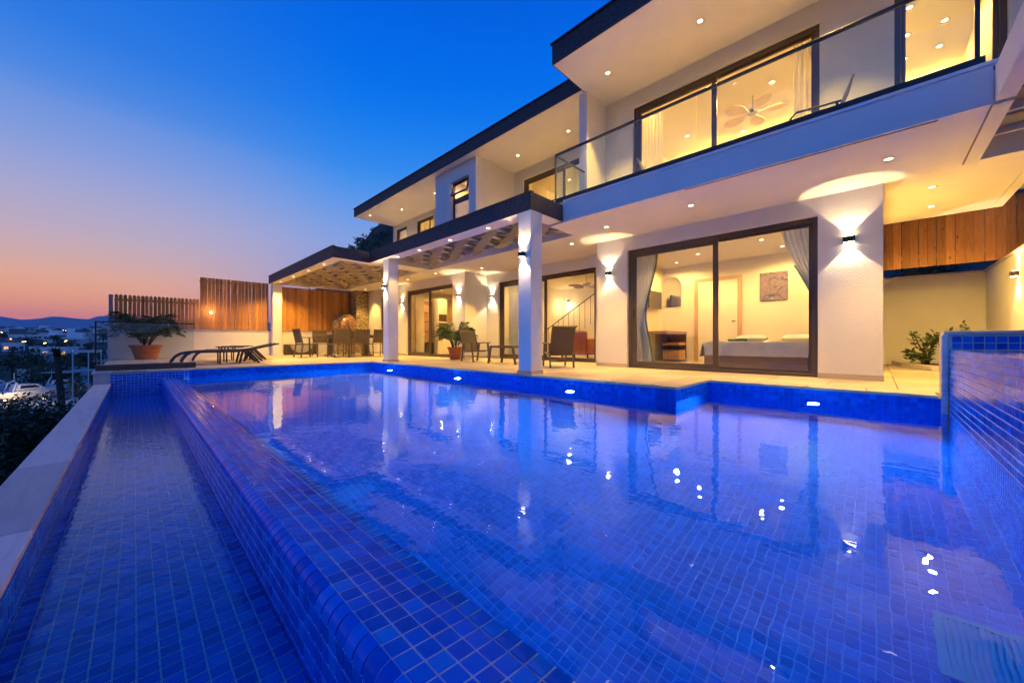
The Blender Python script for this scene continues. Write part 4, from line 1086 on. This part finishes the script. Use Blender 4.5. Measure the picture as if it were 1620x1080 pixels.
# bedspread with drape
vs = []; fs = []; nx, ny = 36, 26; rnd = random.Random(4)
for j in range(ny + 1):
    for i in range(nx + 1):
        x = -2.62 + 2.02 * i / nx; y = 7.77 + 1.7 * j / ny
        ex = max(0, -2.38 - x, x + .72); ey = max(0, 7.89 - y); e = max(ex, ey)
        z = .525 + .008 * mnoise.noise(Vector((x * 5, y * 5, 0)))
        if e > 0: z = .52 - min(.26, e * 2.2) + .01 * mnoise.noise(Vector((x * 9, y * 9, 3)))
        xx = min(max(x, -2.42 - .02 * abs(math.sin(y * 19))), -.68 + .02 * abs(math.sin(y * 17))); yy = max(y, 7.84 + .018 * math.sin(x * 21))
        if x < -2.45: xx = -2.44 - (-2.45 - x) * .35 + .012 * math.sin(y * 23); z = .5 - (-2.45 - x) * 1.6
        vs.append((xx, yy, z))
for j in range(ny):
    for i in range(nx): k = j * (nx + 1) + i; fs.append((k, k + 1, k + nx + 2, k + nx + 1))
obj('bedspread', MB().add(vs, fs), M['sheet'], bd, smooth=True, fix=False)
B('headboard', bd, M['teal'], -2.5, -.6, 10.08, 10.18, .05, 1.0, bevel=.02) if False else None
def pillow(loc, label, m):
    vs = []; fs = []; n = 12
    for s in (1, -1):
        for j in range(n + 1):
            for i in range(n + 1):
                u, v = i / n * 2 - 1, j / n * 2 - 1; h = ((1 - u ** 4) * (1 - v ** 4)) ** .5
                vs.append((loc[0] + u * .30 * (1 - .08 * v * v), loc[1] + v * .20 * (1 - .08 * u * u), loc[2] + s * .075 * h))
    for s in range(2):
        b = s * (n + 1) ** 2
        for j in range(n):
            for i in range(n):
                k = b + j * (n + 1) + i; f = (k, k + 1, k + n + 2, k + n + 1); fs.append(f if s == 0 else f[::-1])
    o = obj('pillow', MB().add(vs, fs), m, smooth=True, fix=False); tag(o, label, 'pillow')
pillow((-2.0, 9.75, .60), 'white ruffled pillow on the left side of the bed', M['sheet']); pillow((-1.15, 9.75, .60), 'white ruffled pillow on the right side of the bed', M['sheet'])
bt = obj('bed_throw', MB().box(-2.44, -2.05, 9.55, 10.04, .53, .58), M['teal'], bevel=.02); tag(bt, 'folded dark green throw at the bed corner', 'throw')
def artwork():
    m = mat('canvas_print'); q = N(m); v = q.pos()
    a = q.noise(q.scale(v, (2.4, 1, 3.2)), 2.6, 6, .6, 2.5)
    c = q.ramp(a, [(.32, (.02, .025, .06)), (.44, (.13, .13, .19)), (.51, (.36, .22, .14)), (.56, (.08, .08, .14)), (.66, (.34, .33, .38))]); q.pbsdf(c, .7); return m
pc = thing('painting', 'small abstract grey and mauve canvas on the bedroom wall', 'painting', (-1.65, 10.18, 1.8))
B('canvas', pc, artwork(), -1.93, -1.40, 10.165, 10.192, 1.46, 2.10, bevel=.003); B('stretcher', pc, M['oak'], -1.91, -1.42, 10.192, 10.199, 1.48, 2.08)
dk = thing('desk', 'oak desk with open drawers below the arched mirror', 'desk', (-3.9, 9.8, 0))
B('desk_top', dk, M['oak'], -4.18, -3.55, 8.9, 10.17, .72, .78, bevel=.004); B('drawer', dk, M['oak'], -4.0, -3.58, 9.72, 10.15, .42, .50, bevel=.003)
B('side_panel', dk, M['walnut'], -4.1, -4.05, 9.7, 10.15, .06, .719); B('back_panel', dk, M['walnut'], -4.05, -3.56, 10.15, 10.165, .1, .719); B('lower_box', dk, M['oak'], -4.0, -3.58, 9.72, 10.15, .06, .30)
am = thing('arched_mirror', 'tall arched mirror above the desk in the bedroom', 'mirror', (-3.95, 10.18, 1.6))
arc = [(-4.17, 1.45), (-3.70, 1.45)] + [(-3.935 + .235 * math.cos(t), 2.02 + .235 * math.sin(t)) for t in [R(a) for a in range(0, 181, 15)]]
obj('glass', MB().prism(arc, 'y', 10.175, 10.195), simple('mirror_silver', (.75, .78, .72), .12, .02, 3, metal=1), am)
tv = thing('television', 'small flat television on a wall arm above the desk', 'television', (-4.1, 9.5, 1.6))
B('screen', tv, simple('tv_screen', (.10, .085, .06), .2, .05, 3), -4.12, -4.08, 9.1, 9.85, 1.38, 1.82, bevel=.004); obj('arm', MB().bar((-4.19, 9.5, 1.6), (-4.12, 9.5, 1.6), .04, .04), M['black'], tv)
id_ = thing('bedroom_door', 'pale interior door with oak frame at the back of the bedroom', 'door', (-2.9, 10.18, 0))
obj('frame', MB().box(-3.36, -3.27, 10.15, 10.199, .005, 2.12).box(-2.38, -2.30, 10.15, 10.199, .005, 2.12).box(-3.27, -2.38, 10.15, 10.199, 2.03, 2.12), M['oak'], id_)
B('leaf', id_, M['ceil'], -3.27, -2.38, 10.17, 10.199, .005, 2.03); B('handle', id_, M['chrome'], -2.5, -2.42, 10.12, 10.165, 1.0, 1.03, bevel=.004)
# ------------------------------------------------------------------ living room
so = thing('armchair', 'rust orange armchair seen through the living room glass', 'armchair', (-6.3, 9.4, 0))
B('seat', so, M['terracotta'], -6.75, -5.9, 9.1, 9.8, .14, .44, bevel=.04); B('backrest', so, M['terracotta'], -6.75, -5.9, 8.95, 9.15, .16, .82, bevel=.05)
for xx in (-6.87, -5.9): B('armrest', so, M['terracotta'], xx, xx + .12, 9.0, 9.8, .14, .60, bevel=.03)
for xx, yy in ((-6.8, 9.05), (-5.9, 9.05), (-6.8, 9.7), (-5.9, 9.7)): B('leg', so, M['black'], xx, xx + .04, yy, yy + .04, 0, .141)
stt = thing('staircase', 'pale stair flight with a slim metal railing in the living room', 'staircase', (-7.6, 11.3, 0))
for i in range(11): B('step', stt, M['ceil'], -8.9 + i * .25, -8.9 + (i + 1) * .25, 11.05, 11.95, .005, .05 + .17 * (i + 1))
obj('handrail', MB().tube([(-8.92, 11.0, .98), (-6.2, 11.0, 2.52)], .018), M['black'], stt, smooth=True)
for i in range(12):
    xx = -8.85 + i * .23; obj('baluster', MB().tube([(xx, 11.0, max(.01, (xx + 8.92) * .6 - .05)), (xx, 11.0, .98 + (xx + 8.92) * .566)], .009, 6), M['black'], stt)
pd = thing('cylinder_lamp', 'glowing cylinder wall lamp above the living room stairs', 'lamp', (-8.6, 11.85, 1.7))
obj('tube', MB().lathe([(.045, 0), (.05, .01), (.05, .33), (.045, .34)], (-8.6, 11.9, 1.72), 14), M['bulb'], pd, smooth=True); obj('cap', MB().lathe([(.055, 0), (.055, .07)], (-8.6, 11.9, 2.061), 14), M['black'], pd)
lamp('POINT', 'cylinder_light', (-8.6, 11.7, 1.9), 14, (1, .66, .28), pd, .05)
cab = thing('living_cabinet', 'tall reddish cabinet behind the living room curtain', 'cabinet', (-8.75, 9.3, 0))
B('body', cab, M['bedwood'], -8.93, -8.55, 9.0, 9.5, .005, 1.25, bevel=.005); B('door_panel', cab, M['bedwood'], -8.549, -8.535, 9.02, 9.24, .05, 1.2); B('door_panel', cab, M['bedwood'], -8.549, -8.535, 9.26, 9.48, .05, 1.2)
# ceiling fans
def fan(loc, label, m, n=5, bl=.52):
    t = thing('ceiling_fan', label, 'ceiling fan', loc); x, y, z = loc
    obj('rod', MB().tube([(x, y, z), (x, y, z - .26)], .014), M['chrome'], t, smooth=True); obj('motor', MB().lathe([(.0, 0), (.08, .01), (.10, .05), (.08, .10), (.02, .12)], (x, y, z - .37), 18, caps=False), M['chrome'], t, smooth=True)
    for k in range(n):
        a = k * 2 * math.pi / n + .3; d = Vector((math.cos(a), math.sin(a), 0)); s = Vector((-math.sin(a), math.cos(a), 0)); c = Vector((x, y, z - .33)); vs = []
        prof_ = [(.10, .02), (.18, .05), (.26, .105), (.38, .135), (.48, .115), (.56, .06), (.58, .0)]
        up = [c + d * r + s * w_ + Vector((0, 0, .12 * w_)) for r, w_ in prof_]; dn = [c + d * r - s * w_ - Vector((0, 0, .12 * w_)) for r, w_ in prof_[-2::-1]]
        P = up + dn; n2 = len(P); mb = MB().add(P + [p + Vector((0, 0, -.012)) for p in P], [tuple(range(n2)), tuple(range(n2, 2 * n2))[::-1]] + [(i, (i + 1) % n2, n2 + (i + 1) % n2, n2 + i) for i in range(n2)])
        obj('blade', mb, m, t)
fan((-1.75, 8.6, 5.4), 'leaf-bladed ceiling fan inside the balcony bedroom', simple('fan_wood', (.80, .64, .38), .6, .1, 8)); fan((-6.4, 9.8, 2.58), 'dark ceiling fan in the living room', M['walnut'])
# balcony chairs
def balcony_chair(name, label, loc, rz):
    t = local_thing(name, label, 'chair'); 
    obj('seat', MB().box(-.25, .25, -.25, .25, .38, .41), M['greyboard'], t, bevel=.008); obj('backrest', MB().prism([(-.25, .41), (-.22, .41), (-.42, .95), (-.45, .95)], 'x', -.24, .24), M['greyboard'], t)
    for s in (-1, 1):
        obj('armrest', MB().tube([(s * .27, -.3, .62), (s * .27, .2, .62), (s * .27, .27, .55), (s * .27, .27, 0)], .016, 8), M['rail'], t, smooth=True); obj('leg', MB().bar((s * .26, -.25, .62), (s * .26, -.33, 0), .03, .03), M['rail'], t)
    t.scale = (.9,) * 3; place(t, loc, rz); return t
balcony_chair('balcony_chair', 'pale sling chair with dark arms on the balcony by the glass door', (-.62, 6.42, 3.0), R(100)); balcony_chair('balcony_chair', 'pale sling chair at the far side of the balcony door', (-2.75, 6.68, 3.0), R(-80))
# ------------------------------------------------------------------ kitchen
kt = thing('kitchen_units', 'light oak kitchen cupboards with black ovens seen through the glass', 'kitchen units', (-13.1, 9.8, 0))
B('tall_unit', kt, M['ceil'], -13.38, -12.80, 8.72, 9.17, .005, 2.3)
for z in (.62, .98, 1.34): B('oven_front', kt, M['black'], -12.799, -12.78, 8.75, 9.14, z, z + .29)
B('base_unit', kt, M['ceil'], -13.38, -12.82, 9.18, 10.95, .005, .88); B('worktop', kt, M['walnut'], -13.38, -12.79, 9.18, 10.95, .881, .92)
for k in range(4): B('wall_cupboard', kt, M['oak'], -13.38, -13.02, 9.19 + k * .44, 9.61 + k * .44, 1.42, 2.28, bevel=.003)
ar = thing('shelf_niche', 'dark arched shelf cabinet inside the kitchen', 'cabinet', (-13.2, 8.35, 0))
B('case', ar, M['walnut'], -13.38, -13.08, 8.02, 8.62, .005, 2.15)
arch = [(8.10, .5), (8.54, .5)] + [(8.32 + .22 * math.cos(t), 1.78 + .22 * math.sin(t)) for t in [R(a_) for a_ in range(0, 181, 20)]]
obj('arch_panel', MB().prism(arch, 'x', -13.079, -13.06), M['oak'], ar)
for z in (.9, 1.3, 1.65): B('shelf', ar, M['walnut'], -13.06, -12.98, 8.10, 8.54, z, z + .03)
B('base_box', ar, M['black'], -13.078, -12.95, 8.06, 8.6, .01, .48)

# ------------------------------------------------------------------ terrain, sea, mountains
def tpoint(px, F): a = (px - 810) / 587.; return ((a * .7136 - .7005) * F, (a * .7005 + .7136) * F)
def seg(pts, t):
    if t <= pts[0][0]: return pts[0][1]
    for (a, b), (c, d) in zip(pts, pts[1:]):
        if t <= c: return b + (d - b) * (t - a) / (c - a)
    return pts[-1][1]
def terrain(x, y):
    r = math.hypot(x, y); az = math.atan2(y, x)
    sea = seg([(0, -1.9), (8, -1.9), (14, -2.4), (25, -4.4), (45, -7.4), (80, -9.4), (130, -10.5), (220, -8.5), (380, -2), (560, 6.5), (700, 9.0), (820, 5), (1000, -12), (1300, -34), (60000, -60)], r)
    dev = az - R(180) if az > 0 else az + R(180)   # 0 towards -X, negative = more to +Y side
    sea += 8.5 * max(0, min(1, (-dev + R(4)) / R(14))) * max(0, min(1, (r - 220) / 350.)) * max(0, min(1, (1250 - r) / 300.))
    sea += (1.6 * mnoise.noise(Vector((x * .011, y * .011, 1))) * min(1, r / 150.) + 3.2 * mnoise.noise(Vector((x * .0035, y * .0035, 7))) * min(1, r / 500.)) * (1 if r < 1100 else .2)
    t = max(0, min(1, (r - 18) / 60.)) * max(0, min(1, (y - 8) / 40.))
    land = -1.9 + t * 26 + 6 * mnoise.noise(Vector((x * .02, y * .02, 4))) * t if r < 4000 else 40
    f = max(0, min(1, (y - .25 * abs(x) - 6) / 30.)) if x < 0 else max(0, min(1, (y - 6) / 30.))
    return sea * (1 - f) + land * f
NA, rs = 220, [.0] + [1.5 * 1.115 ** k for k in range(85)]
vs = []; fs = []
for i, r in enumerate(rs):
    for k in range(NA):
        a = 2 * math.pi * k / NA; x, y = r * math.cos(a), r * math.sin(a); vs.append((x, y, terrain(x, y) if r else -1.9))
for i in range(len(rs) - 1):
    for k in range(NA): k2 = (k + 1) % NA; fs.append((i * NA + k, (i + 1) * NA + k, (i + 1) * NA + k2, i * NA + k2))
def groundm():
    m = mat('scrub_ground'); q = N(m); v = q.pos()
    a = q.noise(v, .05, 8, .65); b = q.noise(v, 1.7, 5)
    c = q.ramp(a, [(.35, (.055, .062, .038)), (.5, (.12, .11, .08)), (.65, (.26, .22, .17))]); c = q.mix(q.math('MULTIPLY', b, .5), c, (.04, .045, .025)); q.pbsdf(c, .95, q.bump(b, .6, .2), .2); return m
obj('ground', MB().add(vs, fs), groundm(), smooth=True, kind='structure')
m = mat('sea_water'); q = N(m); q.pbsdf((.02, .05, .09), .18, q.bump(q.noise(q.pos(), .25, 4), .2, .3), .5)
obj('sea', MB().add([(-14000, -14000, -24), (-900, -14000, -24), (-900, 14000, -24), (-14000, 14000, -24)], [(0, 1, 2, 3)]), m, fix=False, kind='structure')
# mountains: a ridge far out to sea
vs = []; fs = []; n = 160
for i in range(n + 1):
    a = R(150) + R(95) * i / n; 
    h = 430 + 120 * mnoise.noise(Vector((i * .09, 2.2, 0))) + 60 * mnoise.noise(Vector((i * .31, 5, 0))) + 16 * mnoise.noise(Vector((i * .9, 7, 0)))
    h += 190 * math.exp(-((a - R(172.5)) / R(2.5)) ** 2)
    for (rr_, hh) in ((8600, -30), (9300, h * .42), (9900, h), (10700, h * .4), (11600, -30)):
        vs.append((rr_ * math.cos(a), rr_ * math.sin(a), hh if hh < 0 else hh * .93))
for i in range(n):
    for k in range(4): fs.append((i * 5 + k, i * 5 + k + 1, i * 5 + 6 + k, i * 5 + 5 + k))
obj('mountains', MB().add(vs, fs), simple('mountain_rock', (.26, .28, .33), .95, .3, .002), smooth=True, kind='structure')  # rock lightened to blue-grey, part of the distance haze put into its colour
# wooded hill behind the dining pergola
vs = []; fs = []; cxh, cyh = tpoint(668, 95); n = 40
for j in range(n + 1):
    for i in range(n + 1):
        u, v = i / n * 2 - 1, j / n * 2 - 1; d = math.sqrt(u * u + v * v)
        h = 36 * max(0, 1 - d ** 1.6) + (2.2 * mnoise.noise(Vector((u * 5, v * 5, 3))) + 1.2 * mnoise.noise(Vector((u * 13, v * 13, 3)))) * (1 if d < 1 else 0)
        vs.append((cxh + u * 34, cyh + v * 34, -3 + h))
for j in range(n):
    for i in range(n): k = j * (n + 1) + i; fs.append((k, k + 1, k + n + 2, k + n + 1))
obj('hill', MB().add(vs, fs), groundm(), smooth=True, kind='structure')
rnd = random.Random(77); mb = MB()
for _ in range(900):
    u, v = rnd.uniform(-.95, .95), rnd.uniform(-.95, .95); d = math.hypot(u, v)
    if d > .95: continue
    leaf_cloud(mb, (cxh + u * 34, cyh + v * 34, -3 + 36 * (1 - d ** 1.6) + .4), (1.0, 1.0, .9), 14, .9, rnd=rnd)
obj('hillside_scrub', mb, M['leaf_dark'], fix=False, kind='stuff')

# ------------------------------------------------------------------ near bushes below the coping
rnd = random.Random(9)
spots = [(60, 9, 1.6), (110, 12, 1.5), (20, 7.5, 1.5), (-30, 6.5, 1.3), (90, 8, 1.1), (135, 15, 1.7), (150, 19, 1.8), (40, 12, 1.4), (-90, 8, 1.5), (120, 10, 1.0), (75, 16, 1.5), (5, 10, 1.6)]
for k, (px, F, h) in enumerate(spots):
    x, y = tpoint(px, F); y = min(y, -1.3 - .3 * h)
    dark = k % 3
    lb = ['dark rounded shrub below the stone coping', 'olive-grey shrub on the slope below the stone coping', 'leafy green shrub on the slope below the stone coping'][dark]
    bush('slope_shrub', lb, (x, y, terrain(x, y) - .05), 1.0 * h * .75, h * 1.15, 2200, .11, [M['leaf_dark'], M['leaf_olive'], M['leaf_dark']][dark], 'shrubs on the slope', 40 + k, clumps=22)
mb = MB()
for _ in range(260):
    x, y = rnd.uniform(-12, 0), rnd.uniform(-6, -.9); z = terrain(x, y)
    s = rnd.uniform(.05, .16); mb.lathe([(.0, -.3 * s), (.8 * s, 0), (s, .3 * s), (.6 * s, .7 * s), (0, .85 * s)], (x, y, z), 6, caps=False)
obj('slope_rocks', mb, simple('loose_rock', (.20, .15, .12), .9, .3, 6), kind='stuff')
# bare leaning palm trunk
pt = thing('palm_stump', 'tall bare leaning trunk with a ragged top', 'tree', (*tpoint(104, 19), -4))
xa, ya = tpoint(106, 19); xb, yb = tpoint(90, 19.0)
za = terrain(xa, ya)
obj('trunk', MB().tube([(xa, ya, za - .2), (xa * .6 + xb * .4 + .05, ya * .6 + yb * .4, za * .6 - .3), (xb, yb, -.1)], [.16, .13, .12], 10), M['bark'], pt, smooth=True)
mb = MB()
for k in range(60):
    a = rnd.uniform(0, 6.28); p = Vector((xb, yb, -.15)); d = Vector((math.cos(a) * .8, math.sin(a) * .8, rnd.uniform(-.2, 1))).normalized(); s = d.cross(Vector((0, 0, 1))); l = rnd.uniform(.25, .6)
    mb.add([p, p + d * l * .6 + s * .06, p + d * l, p + d * l * .6 - s * .06], [(0, 1, 2, 3)])
obj('crown', mb, M['leaf_dark'], pt, fix=False)

# ------------------------------------------------------------------ boatyard
M['boat'] = simple('gelcoat', (.68, .70, .72), .3, .05, 3); M['boat_glass'] = simple('boat_window', (.03, .04, .06), .15, .1, 3)
def boat(label, loc, rz, L_=8.5):
    t = local_thing('motor_boat', label, 'boat', 'boats stored in the yard'); n = 10; vs = []; fs = []
    for i in range(n + 1):
        u = i / n; x = -L_ / 2 + L_ * u; w = 1.4 * (1 - max(0, (u - .45) / .55) ** 2.2) + .02; k = .25 + .9 * max(0, u - .5) ** 1.5
        vs += [(x, 0, k), (x, -w * .72, .55 + k * .6), (x, -w, 1.55 + .35 * u), (x, w, 1.55 + .35 * u), (x, w * .72, .55 + k * .6)]
    for i in range(n):
        for q_ in range(5): fs.append((i * 5 + q_, i * 5 + (q_ + 1) % 5, i * 5 + 5 + (q_ + 1) % 5, i * 5 + 5 + q_))
    fs += [(0, 1, 2, 3, 4), tuple(n * 5 + q_ for q_ in range(5))[::-1]]
    obj('hull', MB().add(vs, fs), M['boat'], t, smooth=True)
    cb = obj('cabin', MB().prism([(-1.6, 1.6), (1.9, 1.75), (.8, 2.7), (-1.2, 2.75)], 'y', -.95, .95), M['boat'], t, bevel=.08)
    for s in (-.965, .955): obj('window', MB().prism([(-1.1, 2.05), (1.1, 2.1), (.6, 2.55), (-.95, 2.58)], 'y', s, s + .01), M['boat_glass'], cb)
    obj('radar_arch', MB().tube([(-1.9, -1.1, 1.6), (-1.5, -1.0, 3.0), (-1.3, 0, 3.35), (-1.5, 1.0, 3.0), (-1.9, 1.1, 1.6)], .09, 8), M['boat'], t, smooth=True)
    obj('mast', MB().tube([(-1.3, 0, 3.3), (-1.3, 0, 4.6)], .03, 6), M['boat'], t)
    for x in (-2.4, 1.4): B('cradle', t, M['concrete'], x, x + .3, -.8, .8, 0, .62)
    place(t, loc, rz); return t
def onyard(px, F): x, y = tpoint(px, F); return x, y, terrain(x, y)
x, y, z = onyard(48, 62); ZY = terrain(*tpoint(50, 58)) + .3
yard = MB(); 
pts = [tpoint(-120, 50), tpoint(125, 50), tpoint(125, 74), tpoint(-120, 74)]
obj('boatyard_pavement', MB().add([(a, b, ZY) for a, b in pts] + [(a, b, ZY - 3) for a, b in pts], [(0, 1, 2, 3), (7, 6, 5, 4), (0, 4, 5, 1), (1, 5, 6, 2), (2, 6, 7, 3), (3, 7, 4, 0)]), M['concrete'], kind='structure')
boat('white cabin cruiser with radar arch standing on a cradle beside the yard fence', (*tpoint(42, 60), ZY), R(120)); boat('small white motor boat behind the cabin cruiser', (*tpoint(-12, 66), ZY), R(100), 7)
boat('white motor boat beside the bare palm trunk', (*tpoint(100, 66), ZY), R(95), 6.5)
yf = thing('yard_railing', 'white post and rail fence round the boatyard', 'railing', (*tpoint(60, 52), ZY))
for k in range(12):
    a, b = tpoint(-20 + k * 12, 52); obj('post', MB().tube([(a, b, ZY), (a, b, ZY + 1.25)], .035, 6), M['boat'], yf)
for zz in (.6, 1.2): obj('rail', MB().tube([(*tpoint(-20, 52), ZY + zz), (*tpoint(112, 52), ZY + zz)], .03, 6), M['boat'], yf)
for px in (28, 66, 78):
    a, b = tpoint(px, 56); o = obj('lamp_mast', MB().tube([(a, b, ZY), (a, b, ZY + 3.4)], [.05, .03], 6), M['boat']); tag(o, 'thin white mast rising from the boatyard', 'mast', 'boatyard masts')
for px, F in ((8, 55), (24, 57), (70, 57)):
    a, b = tpoint(px, F); t = thing('yard_lamp', 'low warm lamp lighting the boatyard pavement', 'lamp', (a, b, ZY), 'boatyard lamps')
    obj('post', MB().tube([(a, b, ZY), (a, b, ZY + .7)], .04, 6), M['black'], t); obj('globe', MB().lathe([(0, 0), (.12, .06), (.12, .18), (0, .24)], (a, b, ZY + .7), 10, caps=False), emis('yard_globe', (1, .7, .35), 14), t, smooth=True)
    lamp('POINT', 'yard_light', (a, b, ZY + 1.1), 150, (1, .72, .42), t, .1)
# plain white block and steel frame
wb = thing('white_workshop', 'plain white workshop block beyond the boatyard', 'building', (*tpoint(85, 60), ZY))
(a, b), (c, d) = tpoint(52, 78), tpoint(119, 78)
obj('wall', MB().bar((a, b, ZY + 1.9), (c, d, ZY + 1.9), 5, 3.9), M['boat'], wb); obj('roof_edge', MB().bar((a, b, ZY + 3.92), (c, d, ZY + 3.92), 5.2, .12), M['concrete'], wb)
fr_ = thing('steel_frame', 'white steel frame structure beside the glass windscreen', 'frame structure', (*tpoint(135, 40), -7))
za = terrain(*tpoint(135, 40))
for px, F in ((115, 40), (140, 40), (160, 40), (115, 46), (160, 46)):
    a, b = tpoint(px, F); obj('post', MB().bar((a, b, za - 1), (a, b, -.6), .09, .09), M['boat'], fr_)
for (p1, f1), (p2, f2) in (((115, 40), (160, 40)), ((115, 46), (160, 46)), ((115, 40), (115, 46)), ((160, 40), (160, 46))):
    obj('beam', MB().bar((*tpoint(p1, f1), -.65), (*tpoint(p2, f2), -.65), .1, .12), M['boat'], fr_)
obj('deck_slab', MB().bar((*tpoint(115, 43), -2.9), (*tpoint(160, 43), -2.9), 6, .08), M['concrete'], fr_)

# ------------------------------------------------------------------ town on the ridge
rnd = random.Random(31)
M['house'] = simple('town_render', (.55, .55, .56), .85, .1, .3, perobj=.5); M['troof'] = simple('town_roof', (.20, .13, .10), .85, .2, .5); M['dark_win'] = simple('town_window', (.03, .035, .05), .3, .1, 1)
M['lit_win'] = emis('lit_window', (1, .5, .17), 1.3)
kinds = ['white flat-roofed town house', 'grey flat-roofed town house', 'white town house with stepped upper floor', 'white town house with pitched brown roof']
cols = [simple('town_white', (.80, .80, .82), .85, .05, .3), simple('town_grey', (.48, .48, .50), .85, .05, .3)]
def house(k, px, F):
    x, y = tpoint(px, F); z = terrain(x, y); kind = k % 4; w, d, h = rnd.uniform(6, 10), rnd.uniform(5, 8), rnd.uniform(3, 6.2)
    lit = rnd.random() < .18
    t = local_thing('town_house', kinds[kind] + (' with lit windows on the hillside' if lit else ' with dark windows on the hillside'), 'house', 'town houses on the far hillside')
    m_ = cols[1] if kind == 1 else cols[0]
    wl_ = obj('wall', MB().box(-w / 2, w / 2, -d / 2, d / 2, -3, h), m_, t)
    if kind == 2: obj('upper_floor', MB().box(-w / 2 + w * .3, w / 2, -d / 2 + 1.5, d / 2, h, h + 3), m_, t)
    if kind == 3: obj('roof', MB().prism([(-d / 2 - .4, h), (d / 2 + .4, h), (0, h + 2.2)], 'x', -w / 2 - .4, w / 2 + .4), M['troof'], t)
    else: obj('parapet', MB().box(-w / 2 - .15, w / 2 + .15, -d / 2 - .15, d / 2 + .15, h - .5, h + .25), m_, t)
    for f in range(2):
        for i in range(3):
            xx = -w / 2 + w * (i + .5) / 3; zz = .9 + f * 2.6
            if zz + 1.5 > h: continue
            obj('window', MB().box(xx - .7, xx + .7, -d / 2 - .06, -d / 2 + .1, zz, zz + 1.3), M['lit_win'] if lit and rnd.random() < .4 else M['dark_win'], t)
    # front (-Y local) looks back at the villa
    place(t, (x, y, z), math.atan2(-y, -x) + math.pi / 2 + rnd.uniform(-.5, .5))
k = 0
for F in (150, 185, 225, 265, 310, 350, 395, 430):
    for _ in range(9):
        house(k, rnd.uniform(-160, 172), F * rnd.uniform(.93, 1.07)); k += 1
tmb = []
for k in range(150):
    px, F = rnd.uniform(-160, 175), rnd.choice([70, 90, 110, 130, 160, 200, 250, 300, 360, 400, 420, 440]) * rnd.uniform(.9, 1.1)
    x, y = tpoint(px, F); z = terrain(x, y); h = rnd.uniform(4, 7.5)
    t = thing('town_tree', ('tall ' if h > 6.3 else 'low ' if h < 4.8 else 'middle-sized ') + ('dark tree near the boatyard below the town' if F < 150 else 'dark tree among the hillside houses' if F < 340 else 'dark tree along the ridge above the town'), 'tree', (x, y, z), 'trees round the town')
    mb = MB()
    for _ in range(9):
        a = rnd.uniform(0, 6.28); q_ = rnd.uniform(0, h * .38); leaf_cloud(mb, (x + q_ * math.cos(a), y + q_ * math.sin(a), z + h * rnd.uniform(.35, .85)), (h * .24, h * .24, h * .2), 40, h * .12, rnd=rnd)
    obj('crown', mb, M['leaf_dark'], t, fix=False); obj('trunk', MB().tube([(x, y, z - .5), (x, y, z + h * .6)], [.22, .1], 6), M['bark'], t)
for px, F in ((2, 260), (3, 250), (104, 330), (100, 335), (108, 325), (17, 190), (103, 190), (105, 195), (36, 180), (40, 182), (70, 175), (72, 178)):
    x, y = tpoint(px, F); z = terrain(x, y); t = thing('street_lamp', 'tiny warm street lamp in the hillside town', 'street lamp', (x, y, z), 'street lamps in the town')
    obj('post', MB().tube([(x, y, z), (x, y, z + 6)], .09, 6), M['black'], t); obj('head', MB().lathe([(0, 0), (.28, .15), (.28, .4), (0, .5)], (x, y, z + 6), 8, caps=False), emis('street_head', (1, .55, .2), 6), t, smooth=True)

# ------------------------------------------------------------------ evening haze over the bay
m = mat('evening_haze'); q = N(m); pv = q.n('ShaderNodeVolumePrincipled')
pv.inputs['Color'].default_value = (.80, .86, 1.0, 1); pv.inputs['Density'].default_value = 4.2e-5; pv.inputs['Anisotropy'].default_value = .0
o_ = q.n('ShaderNodeOutputMaterial'); q.l(pv.outputs[0], o_.inputs['Volume'])
obj('haze', MB().box(-14100, 14100, -14100, 14100, -66, 640), m, kind='stuff')
